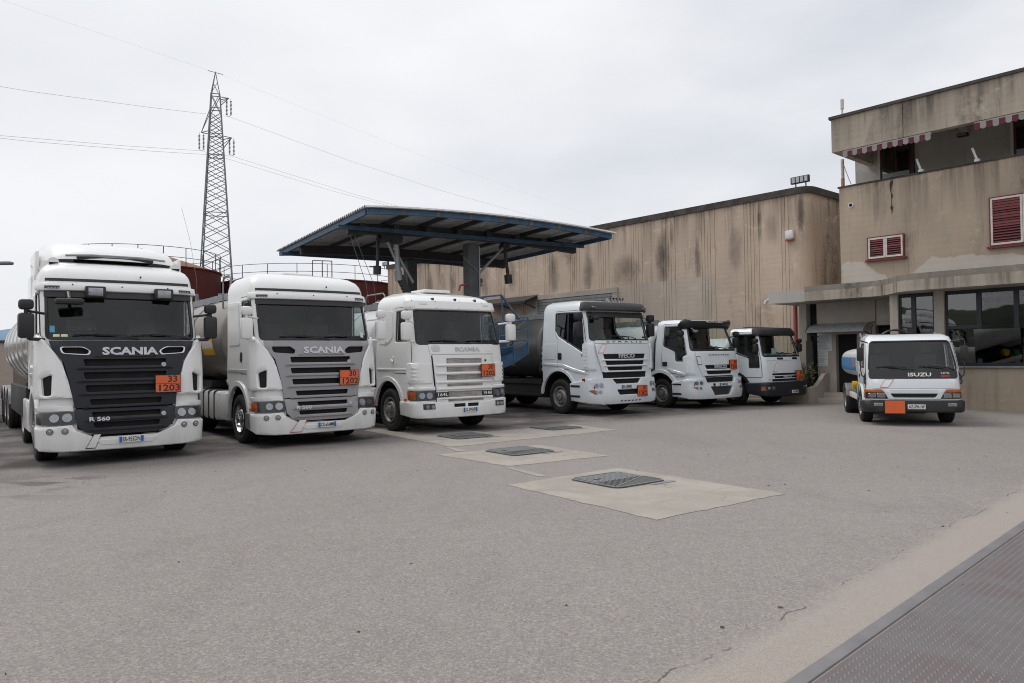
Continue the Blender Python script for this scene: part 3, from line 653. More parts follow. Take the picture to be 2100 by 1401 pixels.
# ---------------------------------------------------------------- tall long-haul cab with a slatted grille (two of them)
def big_lorry(name, label, loc, deg, gm, slatm, mirm, spoiler, plate_t, badge, hz, tankf, chrome):
    t = Truck(name, label, 'tanker truck', loc, deg, 'tanker trucks parked in a row')
    zt = [.2, .45, .7, .9, 1.1, 1.6, 2.0, 2.12, 2.85, 3.0, 3.1, 3.2, 3.3, 3.4, 3.46, 3.5]
    t.cab = Cab(1.22, 2.15, .22, .1, zt, [.03, 0, .0, .04, .05, .09, .15, .18, .43, .48, .50, .55, .63, .80, 1.0, 1.28],
                [1.2, 1.22, 1.23, 1.23, 1.23, 1.23, 1.22, 1.22, 1.22, 1.21, 1.21, 1.195, 1.16, 1.06, .95, .80])
    c = t.cab
    ws = [(-1.12, 2.09), (1.12, 2.09), (1.11, 2.86), (-1.11, 2.86)]
    win = [(.44, 2.18), (.66, 2.88), (1.14, 2.88), (1.14, 2.18)]
    cab_shell(t, .5, (1.40, .52, .66), .80, .5, 1.18, 3.5, ws, win, glassm='tinted_glass')
    # roof dark strip, visor, sleeper panel, door seams
    t.pan('roof_trim', [(-1.12, 3.075), (1.12, 3.075), (1.12, 3.125), (-1.12, 3.125)], 'black_plastic', .008, .012)
    t.pan('sun_visor', rnd([(-1.30, 2.90), (1.30, 2.90), (1.28, 3.03), (-1.28, 3.03)], .04), 'white_paint', .06, .05)
    t.pan('visor_band', rnd([(-1.13, 2.79), (1.13, 2.79), (1.13, 2.90), (-1.13, 2.90)], .02), 'black_plastic', .022, .02)
    dots(t, 1.0, 2.945, .07); screws(t, [(-.72, 3.0), (0, 2.985), (.72, 3.0), (.3, 3.17)], .016, .065)
    for s in (-1, 1):
        seam(t, rnd(c.side([(.28, 1.43), (.28, 2.2), (.50, 2.96), (1.24, 2.96), (1.24, 1.43)], s), .05), s)
        d = t.pan('door', rnd(c.side([(.28, 1.43), (.28, 2.2), (.50, 2.96), (1.24, 2.96), (1.24, 1.43)], s), .05), 'white_paint', .012, .014, [rnd(c.side([(.42, 2.15), (.64, 2.9), (1.17, 2.9), (1.17, 2.15)], s), .05)], res=.1)
        t.pan('handle', rnd(c.side([(1.10, 1.66), (1.10, 1.86), (1.20, 1.86), (1.20, 1.66)], s), .03), 'black_plastic', .03, .03, parent=d)
        t.pan('trim_strip', c.side([(.30, 1.46), (.30, 1.515), (2.12, 1.515), (2.12, 1.46)], s), 'silver_letter' if not chrome else 'white_paint', .022, .015)
        t.pan('sleeper_panel', rnd(c.side([(1.32, 2.0), (1.36, 2.9), (2.05, 2.9), (2.05, 2.0)], s), .08), 'white_paint', .016, .02)
    # grille: a dark backing, the outer plate with real slots, and lips under the slots
    t.pan('grille_mesh', sym([(.44, .50), (.70, .60), (.72, 1.0), (.95, 1.95)]), 'black_matte', .004, .01)
    slots = [(1.63, 1.74, .60), (1.42, 1.525, .60), (1.205, 1.31, .58), (.99, 1.08, .52)]; low = [(.775, .855, .50), (.62, .70, .48)]
    def hole(z0, z1, w): return rnd([(-w + .02, z0), (w - .02, z0), (w, z1), (-w, z1)], .02)
    up = sym([(.73, .945), (.755, 1.13), (.80, 1.4), (.87, 1.7), (1.02, 1.90), (1.06, 2.05)]); lo = sym([(.42, .50), (.60, .55), (.70, .66), (.735, .925)])
    nost = [rnd([(s * .52, 1.80), (s * .90, 1.83), (s * .93, 1.95), (s * .60, 1.95), (s * .49, 1.87)][::s], .05) for s in (1, -1)]
    g = t.pan('grille', up, gm, .07, .03, [hole(*h) for h in slots] + nost, res=.1)
    t.pan('lower_grille', lo, gm, .07, .03, [hole(*h) for h in low], res=.1)
    for z0, z1, w in slots + low:
        t.pan('grille_slat', [(-w - .10, z0 - .055), (w + .10, z0 - .055), (w + .03, z0 - .004), (-w - .03, z0 - .004)], slatm, .105, .05, bev=.012)
    for p in nost:
        if chrome: t.pan('chrome_surround', p, 'chrome', .082, .02, [[((x - (.72 if x > 0 else -.72)) * .86 + (.72 if x > 0 else -.72), (z - 1.89) * .72 + 1.89) for x, z in p]])
    t.pan('badge_ledge', rnd([(-.46, 1.775), (.46, 1.775), (.44, 1.795), (-.44, 1.795)], .01), gm if not chrome else slatm, .088, .03)
    t.text('SCANIA', .06, 1.865, .125, 'silver_letter', .86, .074, bold=.11, ext=.012)
    # bumper and lights
    sB = c.s_of(.78, .5)
    t.pan('bumper', sym([(.9, .25), (1.15, .27), (sB, .36), (sB, .64), (1.0, .665), (.77, .68), (.71, .58), (.58, .52), (.45, .46)]), 'white_paint', .07, .07, bev=.02, res=.08)
    t.pan('bumper_trim', [(-.36, .34), (.36, .34), (.44, .42), (-.44, .42)], 'white_paint', .082, .03)
    headlight(t, rnd([(.72, .69), (1.10, .685), (1.42, .70), (1.42, .87), (.72, .885)], .03), [(.83, .785, .075), (1.0, .785, .07)], None if chrome else [(1.2, .70), (1.40, .71), (1.40, .86), (1.2, .865)], .045)
    t.pan('fender_shelf', [(.74, .89), (1.46, .885), (1.42, .98), (.755, 1.0)], 'white_paint', .055, .05, bev=.02)
    t.pan('fender_shelf', [(-.74, .89), (-1.46, .885), (-1.42, .98), (-.755, 1.0)], 'white_paint', .055, .05, bev=.02)
    fogs(t, [(1.05, .585), (.86, .585)], .05, .075)
    # side deflectors
    defl = [(.755, 1.12), (1.50, 1.10), (1.52, 1.48), (1.42, 1.55), (1.36, 2.14), (1.24, 2.16), (1.12, 2.05), (1.0, 1.88), (.89, 1.68), (.81, 1.4)]
    slit = rnd([(1.03, 1.16), (1.14, 1.16), (1.16, 1.44), (1.02, 1.50)], .03)
    for s in (-1, 1):
        d = t.pan('side_deflector', [(s * x, z) for x, z in defl], 'white_paint', .085, .07, [[(s * x, z) for x, z in slit]], bev=.025, res=.08)
        t.pan('air_slit', [(s * x, z) for x, z in [(.99, 1.12), (1.20, 1.12), (1.20, 1.53), (.99, 1.53)]], 'black_matte', .025, .01, parent=d)
        t.pan('step_well', c.side([(.46, .36), (.46, .66), (.74, .66), (.74, .36)], s), 'galvanized', .078, .02)
        t.pan('side_marker', c.side([(.52, .70), (.52, .75), (.66, .75), (.66, .70)], s), 'amber', .02, .02)
    fender(t, 1.40, .52, .66, 'white_paint', 4)
    mirrors(t, 1.42, .22, 2.10, 2.51, 2.56, 2.73, .23, mirm, 'black_plastic' if mirm == 'black_plastic' else mirm)
    wipers(t, [2.13, 2.13], [(-.75, -.1), (.1, .75)])
    plate(t, .05, .40, plate_t, .37, .105, .10)
    hazard(t, *hz)
    t.text(badge, -.40, .74, .065, 'silver_letter', .30, .118, bold=.1, ext=.006)
    for x, z in ((.58, 1.645), (.56, .80)):
        P = c.pos(np.array([x]), np.array([z]))[0]; b = B(); b.cyl((x, P[1] - .10, z), (x, P[1] - .125, z), .042, .036, 18); b.tube([(x + .025 * math.cos(a), P[1] - .128, z + .025 * math.sin(a)) for a in np.linspace(0, 6.28, 13)], .006, 5); b.out('emblem', 'silver_letter', t.root)
    sticker(t, [(-.60, .29), (-.46, .29), (-.37, .52), (-.47, .52)] if chrome else [(-.66, .29), (-.44, .29), (-.33, .53), (-.47, .53)], 'black_line' if chrome else 'red_line', .078)
    undercab(t, .72, .3, 2.05, .45, 1.15, 5.2)
    for s in (-1, 1): wheel(t, s * 1.05, 1.40, .5, .32, s, 'front', 'chrome' if not chrome else 'rim_steel')
    rear_axle(t, 5.0)
    b = B(); b.box(-.9, .9, 4.6, 5.2, 1.05, 1.2); b.out('fifth_wheel', 'chassis', t.root)
    # rooftop
    if spoiler:
        b = B(); n = 13
        pr = [(.98, 3.52), (1.02, 3.60), (1.25, 3.76), (1.6, 3.87), (2.05, 3.93), (2.45, 3.94), (2.5, 3.60), (2.5, 3.30)]
        ws_ = [1.10, 1.14, 1.17, 1.19, 1.2, 1.19, 1.2, 1.2]
        vs = []
        for (y, z), w in zip(pr, ws_):
            for k in range(n):
                q = -1 + 2 * k / (n - 1); drop = .30 * abs(q) ** 7 * (1 if z > 3.58 else .1); yy = y + .35 * abs(q) ** 3 * (1 if y < 2.0 else 0)
                vs.append((w * math.copysign(1 - (1 - abs(q)) ** 1.15, q), yy, z - drop))
        b.add(vs, [(i * n + k, i * n + k + 1, (i + 1) * n + k + 1, (i + 1) * n + k) for i in range(len(pr) - 1) for k in range(n - 1)])
        for s in (-1, 1): b.box(s * 1.17 - .03, s * 1.17 + .03, 1.45, 2.5, 3.0, 3.68, .02)
        b.out('roof_spoiler', 'white_paint', t.root, 50)
        B().box(-.62, .62, 1.0, 1.5, 3.52, 3.585, .02).out('roof_hatch', 'black_plastic', t.root)
        b = B(); b.tube([(-.8, .93, 3.56), (-.4, .88, 3.585), (.4, .88, 3.585), (.8, .93, 3.56)], .02, 6); b.out('roof_bar', 'galvanized', t.root)
        for s in (-1, 1):
            b = B(); b.cyl((s * .98, .9, 3.43), (s * .98, 1.3, 3.45), .085, .06, 16); b.cyl((s * .98, .9, 3.43), (s * .98, .91, 3.43), .07, .07, 16, 1); b.out('air_horn', ['white_paint', 'black_matte'], t.root)
            b = B(); b.box(s * 1.19 - .03, s * 1.19 + .03, 2.14, 2.75, 1.2, 3.3, .02); b.out('side_fairing', 'white_paint', t.root)
        for x in (-.42, .66):
            P = c.pos(np.array([x]), np.array([2.9]))[0]; b = B(); b.box(x - .155, x + .155, P[1] - .16, P[1] - .06, 2.80, 2.99, .02); o = b.out('spot_lamp', 'black_plastic', t.root); B().box(x - .11, x + .11, P[1] - .166, P[1] - .158, 2.83, 2.96, .002).out('lens', 'lens', o)
        b = B(); x = -.82; P = c.pos(np.array([x]), np.array([2.72]))[0]; b.box(x - .21, x + .21, P[1] - .34, P[1] - .16, 2.66, 2.76, .04); b.tube([(x, P[1] - .25, 2.75), (x, P[1] - .1, 2.86), (x, P[1], 2.88)], .03, 8); b.out('front_mirror', 'black_plastic', t.root)
        t.text('SCANIA', -.62, 2.25, .075, 'lamp_house', .46, .0, bold=.02, ext=.001)
        t.pan('windshield_sticker', [(-1.06, 2.20), (-.99, 2.20), (-.99, 2.31), (-1.06, 2.31)], 'sticker_blue', .0, .003, bev=0)
        for x in (-.97, -.86): t.pan('windshield_sticker', [(x - .045, 2.11), (x + .045, 2.11), (x + .045, 2.17), (x - .045, 2.17)], 'sticker_yellow', .0, .003, bev=0)
    else:
        B().box(-.3, .35, 1.35, 1.9, 3.5, 3.55, .02).out('roof_hatch', 'white_paint', t.root)
        t.pan('windshield_sticker', [(.93, 2.14), (1.0, 2.14), (1.0, 2.25), (.93, 2.25)], 'paper', .0, .003, bev=0)
    tankf(t)
    return t
def tank1(t):
    o = barrel(t, 3.5, 12.5, 2.15, 1.16, 1.08, 'tank_polished', ribs=(4.0, 5.5, 7.0, 8.5, 10, 11.5))
    for s in (-1, 1):
        B().box(s * 1.20 - .04, s * 1.20 + .04, 2.25, 3.75, .42, 1.0, .03).out('side_skirt', 'white_paint', t.root)
        B().box(s * 1.12 - .06, s * 1.12 + .06, 4.0, 8.8, .55, 1.2, .02).out('hose_tray', 'chassis', t.root)
    B().box(-1.1, 1.1, 2.9, 3.3, 1.2, 1.85, .03).out('gear_locker', 'black_plastic', t.root)
    rear_axle(t, 9.6, 1.0, .5, .4, 3, 1.3, 'galvanized'); B().box(-.62, .62, 5.6, 12.4, .45, 1.12).out('trailer_light_block', 'chassis', t.root)  # solid box added under the tank to block light
def tank2(t):
    o = barrel(t, 2.95, 12.5, 2.22, 1.16, 1.05, 'tank_taupe', bands=((3.55, 4.5, 'yellow_part', -22, 2), (3.62, 4.5, 'white_paint', -13, -4)), ribs=(5.6, 7.2, 8.8, 10.4))
    for s in (-1, 1):
        w = B(); w.box(s * 1.02 - .2, s * 1.02 + .2, 2.28, 2.95, .40, 1.0, .05); w.out('step_box', 'white_paint', t.root)
        f = B(); f.box(s * .98 - .25, s * .98 + .25, 3.0, 4.55, .36, 1.02, .09); o2 = f.out('fuel_tank', 'white_paint', t.root)
        for y in (3.15, 3.6, 4.05, 4.45): B().box(s * .98 - .262, s * .98 + .262, y - .03, y + .03, .35, 1.032, .06).out('strap', 'black_plastic', o2)
        b = B()
        for k in range(4): b.tube([(s * (.6 + .1 * math.sin(a)), 3.1 + k * .3 + .1 * math.cos(a), 1.1 + .12 * math.sin(a)) for a in np.linspace(0, 3.14, 9)], .03, 6)
        b.out('air_hose', 'white_paint', t.root)
    rear_axle(t, 9.6, 1.0, .5, .4, 3, 1.3, 'galvanized'); B().box(-.62, .62, 5.6, 12.4, .45, 1.2).out('trailer_light_block', 'chassis', t.root)  # added box keeps light off the ground under this trailer
    b = B(); b.tube([(-.9, 3.0, 2.9), (-.9, 3.0, 3.55), (-.9, 3.1, 3.62), (-.9, 3.5, 3.62), (-.9, 3.6, 3.5), (-.9, 3.6, 2.9)], .022, 6); b.out('ladder_hoop', 'galvanized', t.root)

# ---------------------------------------------------------------- older white cab with perforated grille bands
def older_lorry(loc, deg):
    t = Truck('tanker_truck', 'white older tractor unit with perforated white grille bands, third from the left in the row', 'tanker truck', loc, deg, 'tanker trucks parked in a row')
    zt = [.25, .5, .75, .95, 1.1, 1.6, 1.95, 2.05, 2.75, 2.95, 3.03, 3.1, 3.17, 3.22, 3.25]
    t.cab = Cab(1.22, 2.02, .2, .1, zt, [.03, .0, .02, .04, .05, .07, .11, .14, .36, .43, .50, .62, .85, 1.1, 1.3],
                [1.2, 1.22, 1.23, 1.23, 1.23, 1.23, 1.22, 1.21, 1.18, 1.17, 1.14, 1.09, 1.0, .88, .76]); c = t.cab
    ws = [(-1.12, 2.0), (1.12, 2.0), (1.09, 2.79), (-1.09, 2.79)]
    win = [(.34, 2.08), (.50, 2.76), (1.05, 2.76), (1.05, 2.08)]
    cab_shell(t, .5, (1.39, .52, .66), .78, .5, 1.2, 3.25, ws, win, glassm='tinted_glass')
    t.pan('sun_visor', rnd([(-1.33, 2.78), (1.33, 2.78), (1.30, 2.98), (-1.30, 2.98)], .06), 'white_paint', .06, .06, bev=.02)
    screws(t, [(-1.1, 2.96), (-.55, 2.95), (.1, 2.96), (.75, 2.96), (-.55, 2.81), (.05, 2.8), (.6, 2.8), (1.1, 2.8), (-1.15, 2.82)], .013, .06)
    for s in (-1, 1): t.pan('marker_light', [(s * .86 - .09, 2.88), (s * .86 + .09, 2.88), (s * .86 + .09, 2.92), (s * .86 - .09, 2.92)], 'silver_letter', .068, .012)
    for x in (-.55, .05, .62):
        P = c.pos(np.array([x]), np.array([3.03]))[0]; B().box(x - .015, x + .015, P[1] - .05, P[1] + .06, 3.0, 3.07, .005).out('visor_bracket', 'black_plastic', t.root)
    for s in (-1, 1):
        seam(t, rnd(c.side([(.20, 1.36), (.20, 2.1), (.42, 2.84), (1.13, 2.84), (1.13, 1.36)], s), .05), s)
        d = t.pan('door', rnd(c.side([(.20, 1.36), (.20, 2.1), (.42, 2.84), (1.13, 2.84), (1.13, 1.36)], s), .05), 'white_paint', .012, .014, [rnd(c.side([(.32, 2.05), (.49, 2.78), (1.08, 2.78), (1.08, 2.05)], s), .05)], res=.1)
        b = B(); P = c.pos(np.array([c.s_of(1.17, 1.68)]) * s, np.array([1.68]))[0]; b.cyl((P[0] - s * .0, P[1], 1.68), (P[0] + s * .02, P[1], 1.68), .06, .06, 16); b.bar((P[0] + s * .03, P[1] - .05, 1.61), (P[0] + s * .03, P[1] + .05, 1.66), .03); b.out('handle', 'white_paint', d)
        t.pan('sleeper_panel', rnd(c.side([(1.20, 2.18), (1.24, 2.8), (1.9, 2.8), (1.9, 2.05), (1.5, 2.0)], s), .09), 'white_paint', .016, .02)
        t.pan('trim_strip', c.side([(.30, 1.42), (.30, 1.46), (1.98, 1.46), (1.98, 1.42)], s), 'white_paint', .022, .015)
        # corner panel with louvres
        t.pan('side_deflector', [(s * x, z) for x, z in rnd([(.80, 1.12), (1.42, 1.12), (1.45, 1.56), (1.25, 1.58), (.80, 1.56)], .05)], 'white_paint', .04, .035, bev=.015)
        for k in range(4): t.pan('louvre', [(s * x, z) for x, z in [(1.10, 1.19 + k * .085), (1.26, 1.19 + k * .085), (1.24, 1.235 + k * .085), (1.10, 1.235 + k * .085)]], 'lamp_house' if s > 0 else 'white_paint', .055, .02)
        t.pan('corner_lamp', rnd([(s * x, z) for x, z in [(.58, 1.83), (.78, 1.83), (.80, 1.97), (.60, 1.97)]], .05), 'silver_letter' if s < 0 else 'white_paint', .03, .015)
        t.pan('side_marker', c.side([(.52, .72), (.52, .78), (.64, .78), (.64, .72)], s), 'amber', .02, .02)
        t.pan('step_well', c.side([(.46, .42), (.46, .68), (.74, .68), (.74, .42)], s), 'galvanized', .02, .02)
    # bonnet panel and grille bands
    t.pan('bonnet_panel', rnd([(-.82, 1.77), (.82, 1.77), (.86, 1.99), (-.86, 1.99)], .02), 'white_paint', .022, .02)
    t.text('SCANIA', .10, 1.875, .095, 'silver_letter', .68, .03, bold=.07, ext=.01)
    bands = [(1.56, 1.67), (1.37, 1.48), (1.185, 1.30), (1.04, 1.10), (.80, .93), (.70, .76)]
    t.pan('grille_backing', [(-.72, .68), (.72, .68), (.80, 1.74), (-.80, 1.74)], 'black_matte', .006, .01)
    g = t.pan('grille', sym([(.72, .67), (.72, 1.0), (.78, 1.745)]), 'white_paint', .05, .03, [[(-.46, a), (.46, a), (.46, b), (-.46, b)] for a, b in bands], res=.1)
    for a, b_ in bands:   # perforated sheet: rows of real holes between crossing strips
        w = B(); nx = 34; nz = max(3, int((b_ - a) / .028))
        for i in range(nx + 1):
            x = -.46 + .92 * i / nx
            for dz in (1, -1):
                z0, z1 = (a, b_) if dz > 0 else (b_, a); x1 = x + (b_ - a) * .5
                if x1 > .46: x1 = .46; z1 = z0 + dz * (x1 - x) * 2
                if abs(x1 - x) < .004: continue
                P0 = c.pos(np.array([x]), np.array([z0]))[0]; P1 = c.pos(np.array([x1]), np.array([z1]))[0]
                w.bar((P0[0], P0[1] - .034, z0), (P1[0], P1[1] - .034, z1), .0075, .006)
        w.out('grille_mesh', 'frame_white', g, kind='stuff')
    for k, (z, d) in enumerate([(1.52, .10), (1.335, .10), (1.14, .10), (.985, .10), (.775, .08)]):
        t.pan('grille_slat', [(-.72, z - .022), (.72, z - .022), (.72, z + .022), (-.72, z + .022)], 'white_paint', d, .06, bev=.015)
    for x, tx in ((-.59, '164L'), (.58, 'V8 460')):
        o = t.pan('model_plaque', [(x - .15, .80), (x + .15, .80), (x + .15, .92), (x - .15, .92)], 'black_plastic', .058, .02); t.text(tx, x, .86, .075, 'plate_white', .25, .062, parent=o, bold=.03, ext=.002)
    headlight(t, [(.74, .75), (1.12, .745), (1.42, .76), (1.42, .95), (.74, .955)], [(.88, .85, .075), (1.04, .85, .07)], [(1.16, .76), (1.41, .77), (1.41, .94), (1.16, .945)], .035)
    for s in (-1, 1): t.pan('fender_shelf', [(s * x, z) for x, z in [(.74, .97), (1.42, .96), (1.40, 1.04), (.74, 1.05)]], 'white_paint', .06, .06, bev=.02)
    sB = c.s_of(.76, .5)
    t.pan('bumper', sym([(.9, .36), (1.15, .37), (sB, .42), (sB, .72), (1.0, .735), (.45, .67)]), 'white_paint', .07, .07, [[(-.32, .575), (-.03, .575), (-.03, .65), (-.32, .65)], [(.03, .575), (.32, .575), (.32, .65), (.03, .65)]], bev=.02)
    t.pan('air_intake', [(-.36, .55), (.36, .55), (.36, .67), (-.36, .67)], 'black_matte', .02, .01)
    for s in (-1, 1):
        o = t.pan('fog_light', [(s * x, z) for x, z in [(.78, .55), (1.04, .55), (1.04, .67), (.78, .67)]], 'lamp_house', .08, .02); b = B()
        for x in (.85, .97): P = c.pos(np.array([s * x]), np.array([.61]))[0]; b.cyl((P[0], P[1] - .10, .61), (P[0], P[1] - .075, .61), .045, n=14)
        b.out('lens', 'lens', o)
    plate(t, .06, .51, 'CL 896VB', .37, .105, .09); hazard(t, .60, 1.39, '30', '1202', .40, .30, .13)
    P = c.pos(np.array([.58]), np.array([1.62]))[0]; B().cyl((.58, P[1] - .05, 1.62), (.58, P[1] - .075, 1.62), .032, .015, 10).out('emblem', 'lamp_house', t.root)
    fender(t, 1.39, .52, .66, 'white_paint', 4)
    mirrors(t, 1.42, .16, 2.08, 2.48, 2.54, 2.73, .25, 'white_paint', 'white_paint', .15); wipers(t, [2.05, 2.05], [(-.8, -.1), (.1, .75)], .03)
    undercab(t, .72, .3, 1.95, .45, 1.15, 8.6)
    for s in (-1, 1): wheel(t, s * 1.05, 1.39, .5, .32, s, 'front', 'rim_steel', 0)
    B().box(-.4, .35, 1.15, 1.8, 3.25, 3.33, .03).out('roof_hatch', 'white_paint', t.root)
    barrel(t, 2.65, 8.3, 2.05, 1.14, .98, 'tank_white', ribs=(4.0, 5.5, 7.0)); rear_axle(t, 5.6, .95, .5, .45, 2, 1.35)
    for s in (-1, 1): B().box(s * 1.1 - .1, s * 1.1 + .1, 2.2, 4.6, .55, .98, .03).out('side_locker', 'white_paint', t.root)
    return t

# ---------------------------------------------------------------- wide modern cab, low roof
def wide_lorry(loc, deg):
    t = Truck('tanker_truck', 'pale grey-white tanker truck with dark visor and a slanted side window beside the blue gangway', 'tanker truck', loc, deg, 'tanker trucks parked in a row')
    zt = [.28, .5, .8, 1.05, 1.25, 1.7, 2.05, 2.17, 2.8, 3.0, 3.1, 3.18, 3.25, 3.29, 3.31]
    t.cab = Cab(1.26, 2.28, .2, .1, zt, [.02, -.02, .02, .05, .06, .08, .11, .15, .33, .39, .45, .56, .78, 1.0, 1.2],
                [1.23, 1.26, 1.27, 1.27, 1.27, 1.27, 1.25, 1.24, 1.19, 1.17, 1.14, 1.09, 1.0, .9, .8], 12); c = t.cab; m = 'cool_white_paint'
    ws = [(-1.17, 2.12), (1.17, 2.12), (1.12, 2.86), (-1.12, 2.86)]
    win = [(.42, 1.78), (.56, 2.92), (1.70, 2.94), (1.68, 2.45), (1.55, 2.28)]
    cab_shell(t, .5, (1.52, .52, .74), .92, .45, 1.24, 3.31, ws, win, m)
    t.pan('side_window_pillar', c.side([(1.10, 2.05), (1.12, 2.92), (1.17, 2.92), (1.15, 2.05)], -1), 'black_plastic', .006, .02)
    t.pan('sun_visor', rnd([(-1.30, 2.93), (1.30, 2.93), (1.27, 3.12), (-1.27, 3.12)], .04), 'black_plastic', .16, .05, bev=.02)
    t.pan('visor_band', [(-1.16, 2.78), (1.16, 2.78), (1.16, 2.93), (-1.16, 2.93)], 'black_plastic', .03, .03)
    for s in (-1, 1): B().box(s * 1.0 - .08, s * 1.0 + .08, .235, .26, 3.04, 3.08, .005).out('marker_light', 'lens', t.root)
    for s in (-1, 1):
        seam(t, rnd(c.side([(.27, 1.30), (.30, 2.0), (.48, 2.98), (1.72, 2.99), (1.68, 2.3), (1.55, 2.2), (1.55, 1.30)], s), .06), s)
        d = t.pan('door', rnd(c.side([(.27, 1.30), (.30, 2.0), (.48, 2.98), (1.72, 2.99), (1.68, 2.3), (1.55, 2.2), (1.55, 1.30)], s), .06), m, .012, .014, [rnd(c.side([(.40, 1.74), (.55, 2.94), (1.715, 2.96), (1.70, 2.44), (1.56, 2.25)], s), .05)], res=.1)
        t.pan('handle', rnd(c.side([(1.36, 1.58), (1.36, 1.78), (1.52, 1.78), (1.52, 1.58)], s), .04), 'black_plastic', .03, .03, parent=d)
        t.pan('locker_flap', rnd(c.side([(1.66, 1.6), (1.66, 2.05), (2.2, 2.05), (2.2, 1.6)], s), .03), m, .012, .015)
        t.pan('body_crease', c.side([(.28, 1.24), (.8, 1.33), (1.3, 1.46), (2.26, 1.50), (2.26, 1.42), (1.35, 1.38), (.85, 1.25), (.28, 1.17)], s), m, .03, .03, bev=.015)
        # corner panel with a louvred edge
        t.pan('side_deflector', [(s * x, z) for x, z in rnd([(1.0, 1.27), (1.40, 1.27), (1.42, 2.02), (1.30, 2.06), (1.08, 2.02)], .06)], m, .05, .05, bev=.02)
        for k in range(6): t.pan('louvre', [(s * x, z) for x, z in [(1.26, 1.37 + k * .10), (1.36, 1.37 + k * .10), (1.36, 1.43 + k * .10), (1.26, 1.43 + k * .10)]], m if s < 0 else 'lamp_house', .07, .03)
        for z in (.52, .80): t.pan('step_well', rnd(c.side([(.50, z), (.50, z + .06), (.90, z + .06), (.90, z)], s), .02), 'black_matte', .088, .02)
        t.pan('side_marker', c.side([(.30, .96), (.30, 1.05), (.40, 1.05), (.40, .96)], s), 'tail_red', .085, .02)
    text3('500', (-1.285, .42, 1.70), .06, 'black_line', .18, 'lettering', t.root, .03, .003, R(-90))
    # front panel with three slots
    def hole(z0, z1, w, k=.04): return rnd([(-w + k, z0), (w - k, z0), (w, z1), (-w, z1)], .02)
    t.pan('grille_mesh', [(-.80, 1.0), (.80, 1.0), (.92, 1.80), (-.92, 1.80)], 'black_matte', .004, .01)
    slots = [(1.585, 1.725, .80), (1.42, 1.535, .74), (1.26, 1.365, .68)]
    t.pan('grille', sym([(.84, 1.225), (1.0, 1.75), (1.04, 2.0), (1.02, 2.015)]), m, .05, .035, [hole(*h) for h in slots], bev=.012)
    for z0, z1, w in slots: t.pan('grille_slat', [(-w - .10, z0 - .045), (w + .10, z0 - .045), (w + .02, z0 - .004), (-w - .02, z0 - .004)], m, .085, .05, bev=.012)
    t.pan('name_strip', [(-1.02, 2.025), (1.02, 2.025), (1.04, 2.10), (-1.04, 2.10)], m, .045, .03)
    t.text('S T R A L I S', .0, 2.065, .045, 'lamp_house', 1.40, .048, bold=0, ext=.003)
    t.text('IVECO', .02, 1.665, .115, 'silver_letter', .62, .062, bold=.07, ext=.014)
    t.pan('air_intake', [(-.76, 1.06), (.76, 1.06), (.84, 1.215), (-.84, 1.215)], 'black_matte', .012, .012)
    sB = c.s_of(.92, .5)
    t.pan('bumper', sym([(.7, .33), (1.1, .35), (sB, .42), (sB, .9), (1.2, 1.03), (.80, 1.05), (.60, 1.05)]), m, .08, .08, [rnd([(-.42, .88), (.42, .88), (.54, 1.02), (-.54, 1.02)], .03), rnd([(-.34, .57), (.34, .57), (.42, .71), (-.42, .71)], .03)], bev=.02)
    t.pan('air_intake', [(-.6, .55), (.6, .55), (.6, 1.03), (-.6, 1.03)], 'black_matte', .02, .01)
    for k in range(6): t.pan('lower_slot', [(-.35 + k * .14, .40), (-.27 + k * .14, .40), (-.24 + k * .14, .43), (-.32 + k * .14, .43)], 'black_matte', .083, .006)
    headlight(t, rnd([(.84, .76), (1.16, .74), (1.22, .92), (.88, .93)], .03), [(.94, .845, .07), (1.08, .84, .065)], None, .075)
    headlight(t, rnd([(.94, .60), (1.14, .60), (1.26, .72), (.88, .735)], .03), [(.99, .66, .05), (1.09, .66, .05)], [(1.14, .61), (1.25, .70), (1.2, .73), (1.13, .72)], .078)
    plate(t, -.10, .80, 'DE 638RM', .37, .105, .10); hazard(t, .52, .66, '30', '1202', .41, .32, .11)
    sticker(t, [(-.98, 1.75), (-.80, 1.75), (-.68, 1.99), (-.83, 1.99)], 'red_line', .056)
    fender(t, 1.52, .52, .74, m, 4, .08)
    mirrors(t, 1.44, .42, 2.24, 2.64, 2.68, 2.90, .25, 'black_plastic', 'black_plastic', .16); wipers(t, [2.2], [(-.5, .2)], .03)
    b = B(); P = c.pos(np.array([-.95]), np.array([2.8]))[0]; b.box(-1.05, -.86, P[1] - .22, P[1] - .10, 2.70, 2.80, .03); b.tube([(-.95, P[1] - .15, 2.78), (-1.02, P[1] - .1, 2.92)], .02); b.out('front_mirror', 'black_plastic', t.root)
    undercab(t, .72, .3, 2.2, .45, 1.2, 8.9)
    for s in (-1, 1): wheel(t, s * 1.07, 1.52, .51, .32, s, 'front', 'rim_steel')
    # tanker body
    o = barrel(t, 2.75, 8.6, 1.98, 1.16, .96, 'tank_grey', ribs=(4.1, 5.5, 7.0), bands=((4.05, 4.25, 'yellow_part', -38, -33),), top_rail=False)
    B().box(-1.05, 1.05, 2.36, 2.75, 1.2, 1.75, .02).out('pump_cabinet', 'chassis', t.root)
    for s in (-1, 1):
        b = B()
        for k in range(5): b.cyl((s * 1.08, 2.45 + .0, 1.3 + k * .16), (s * 1.16, 2.45, 1.3 + k * .16), .035, n=8)
        b.out('valve', 'galvanized', t.root)
        b = B(); b.box(s * 1.18 - .03, s * 1.18 + .03, 2.4, 6.4, .86, .98); b.box(s * 1.18 - .03, s * 1.18 + .03, 2.4, 6.4, .50, .60); b.box(s * 1.05 - .05, s * 1.05 + .05, 2.5, 6.2, .60, .86); b.out('side_guard', 'chassis', t.root)
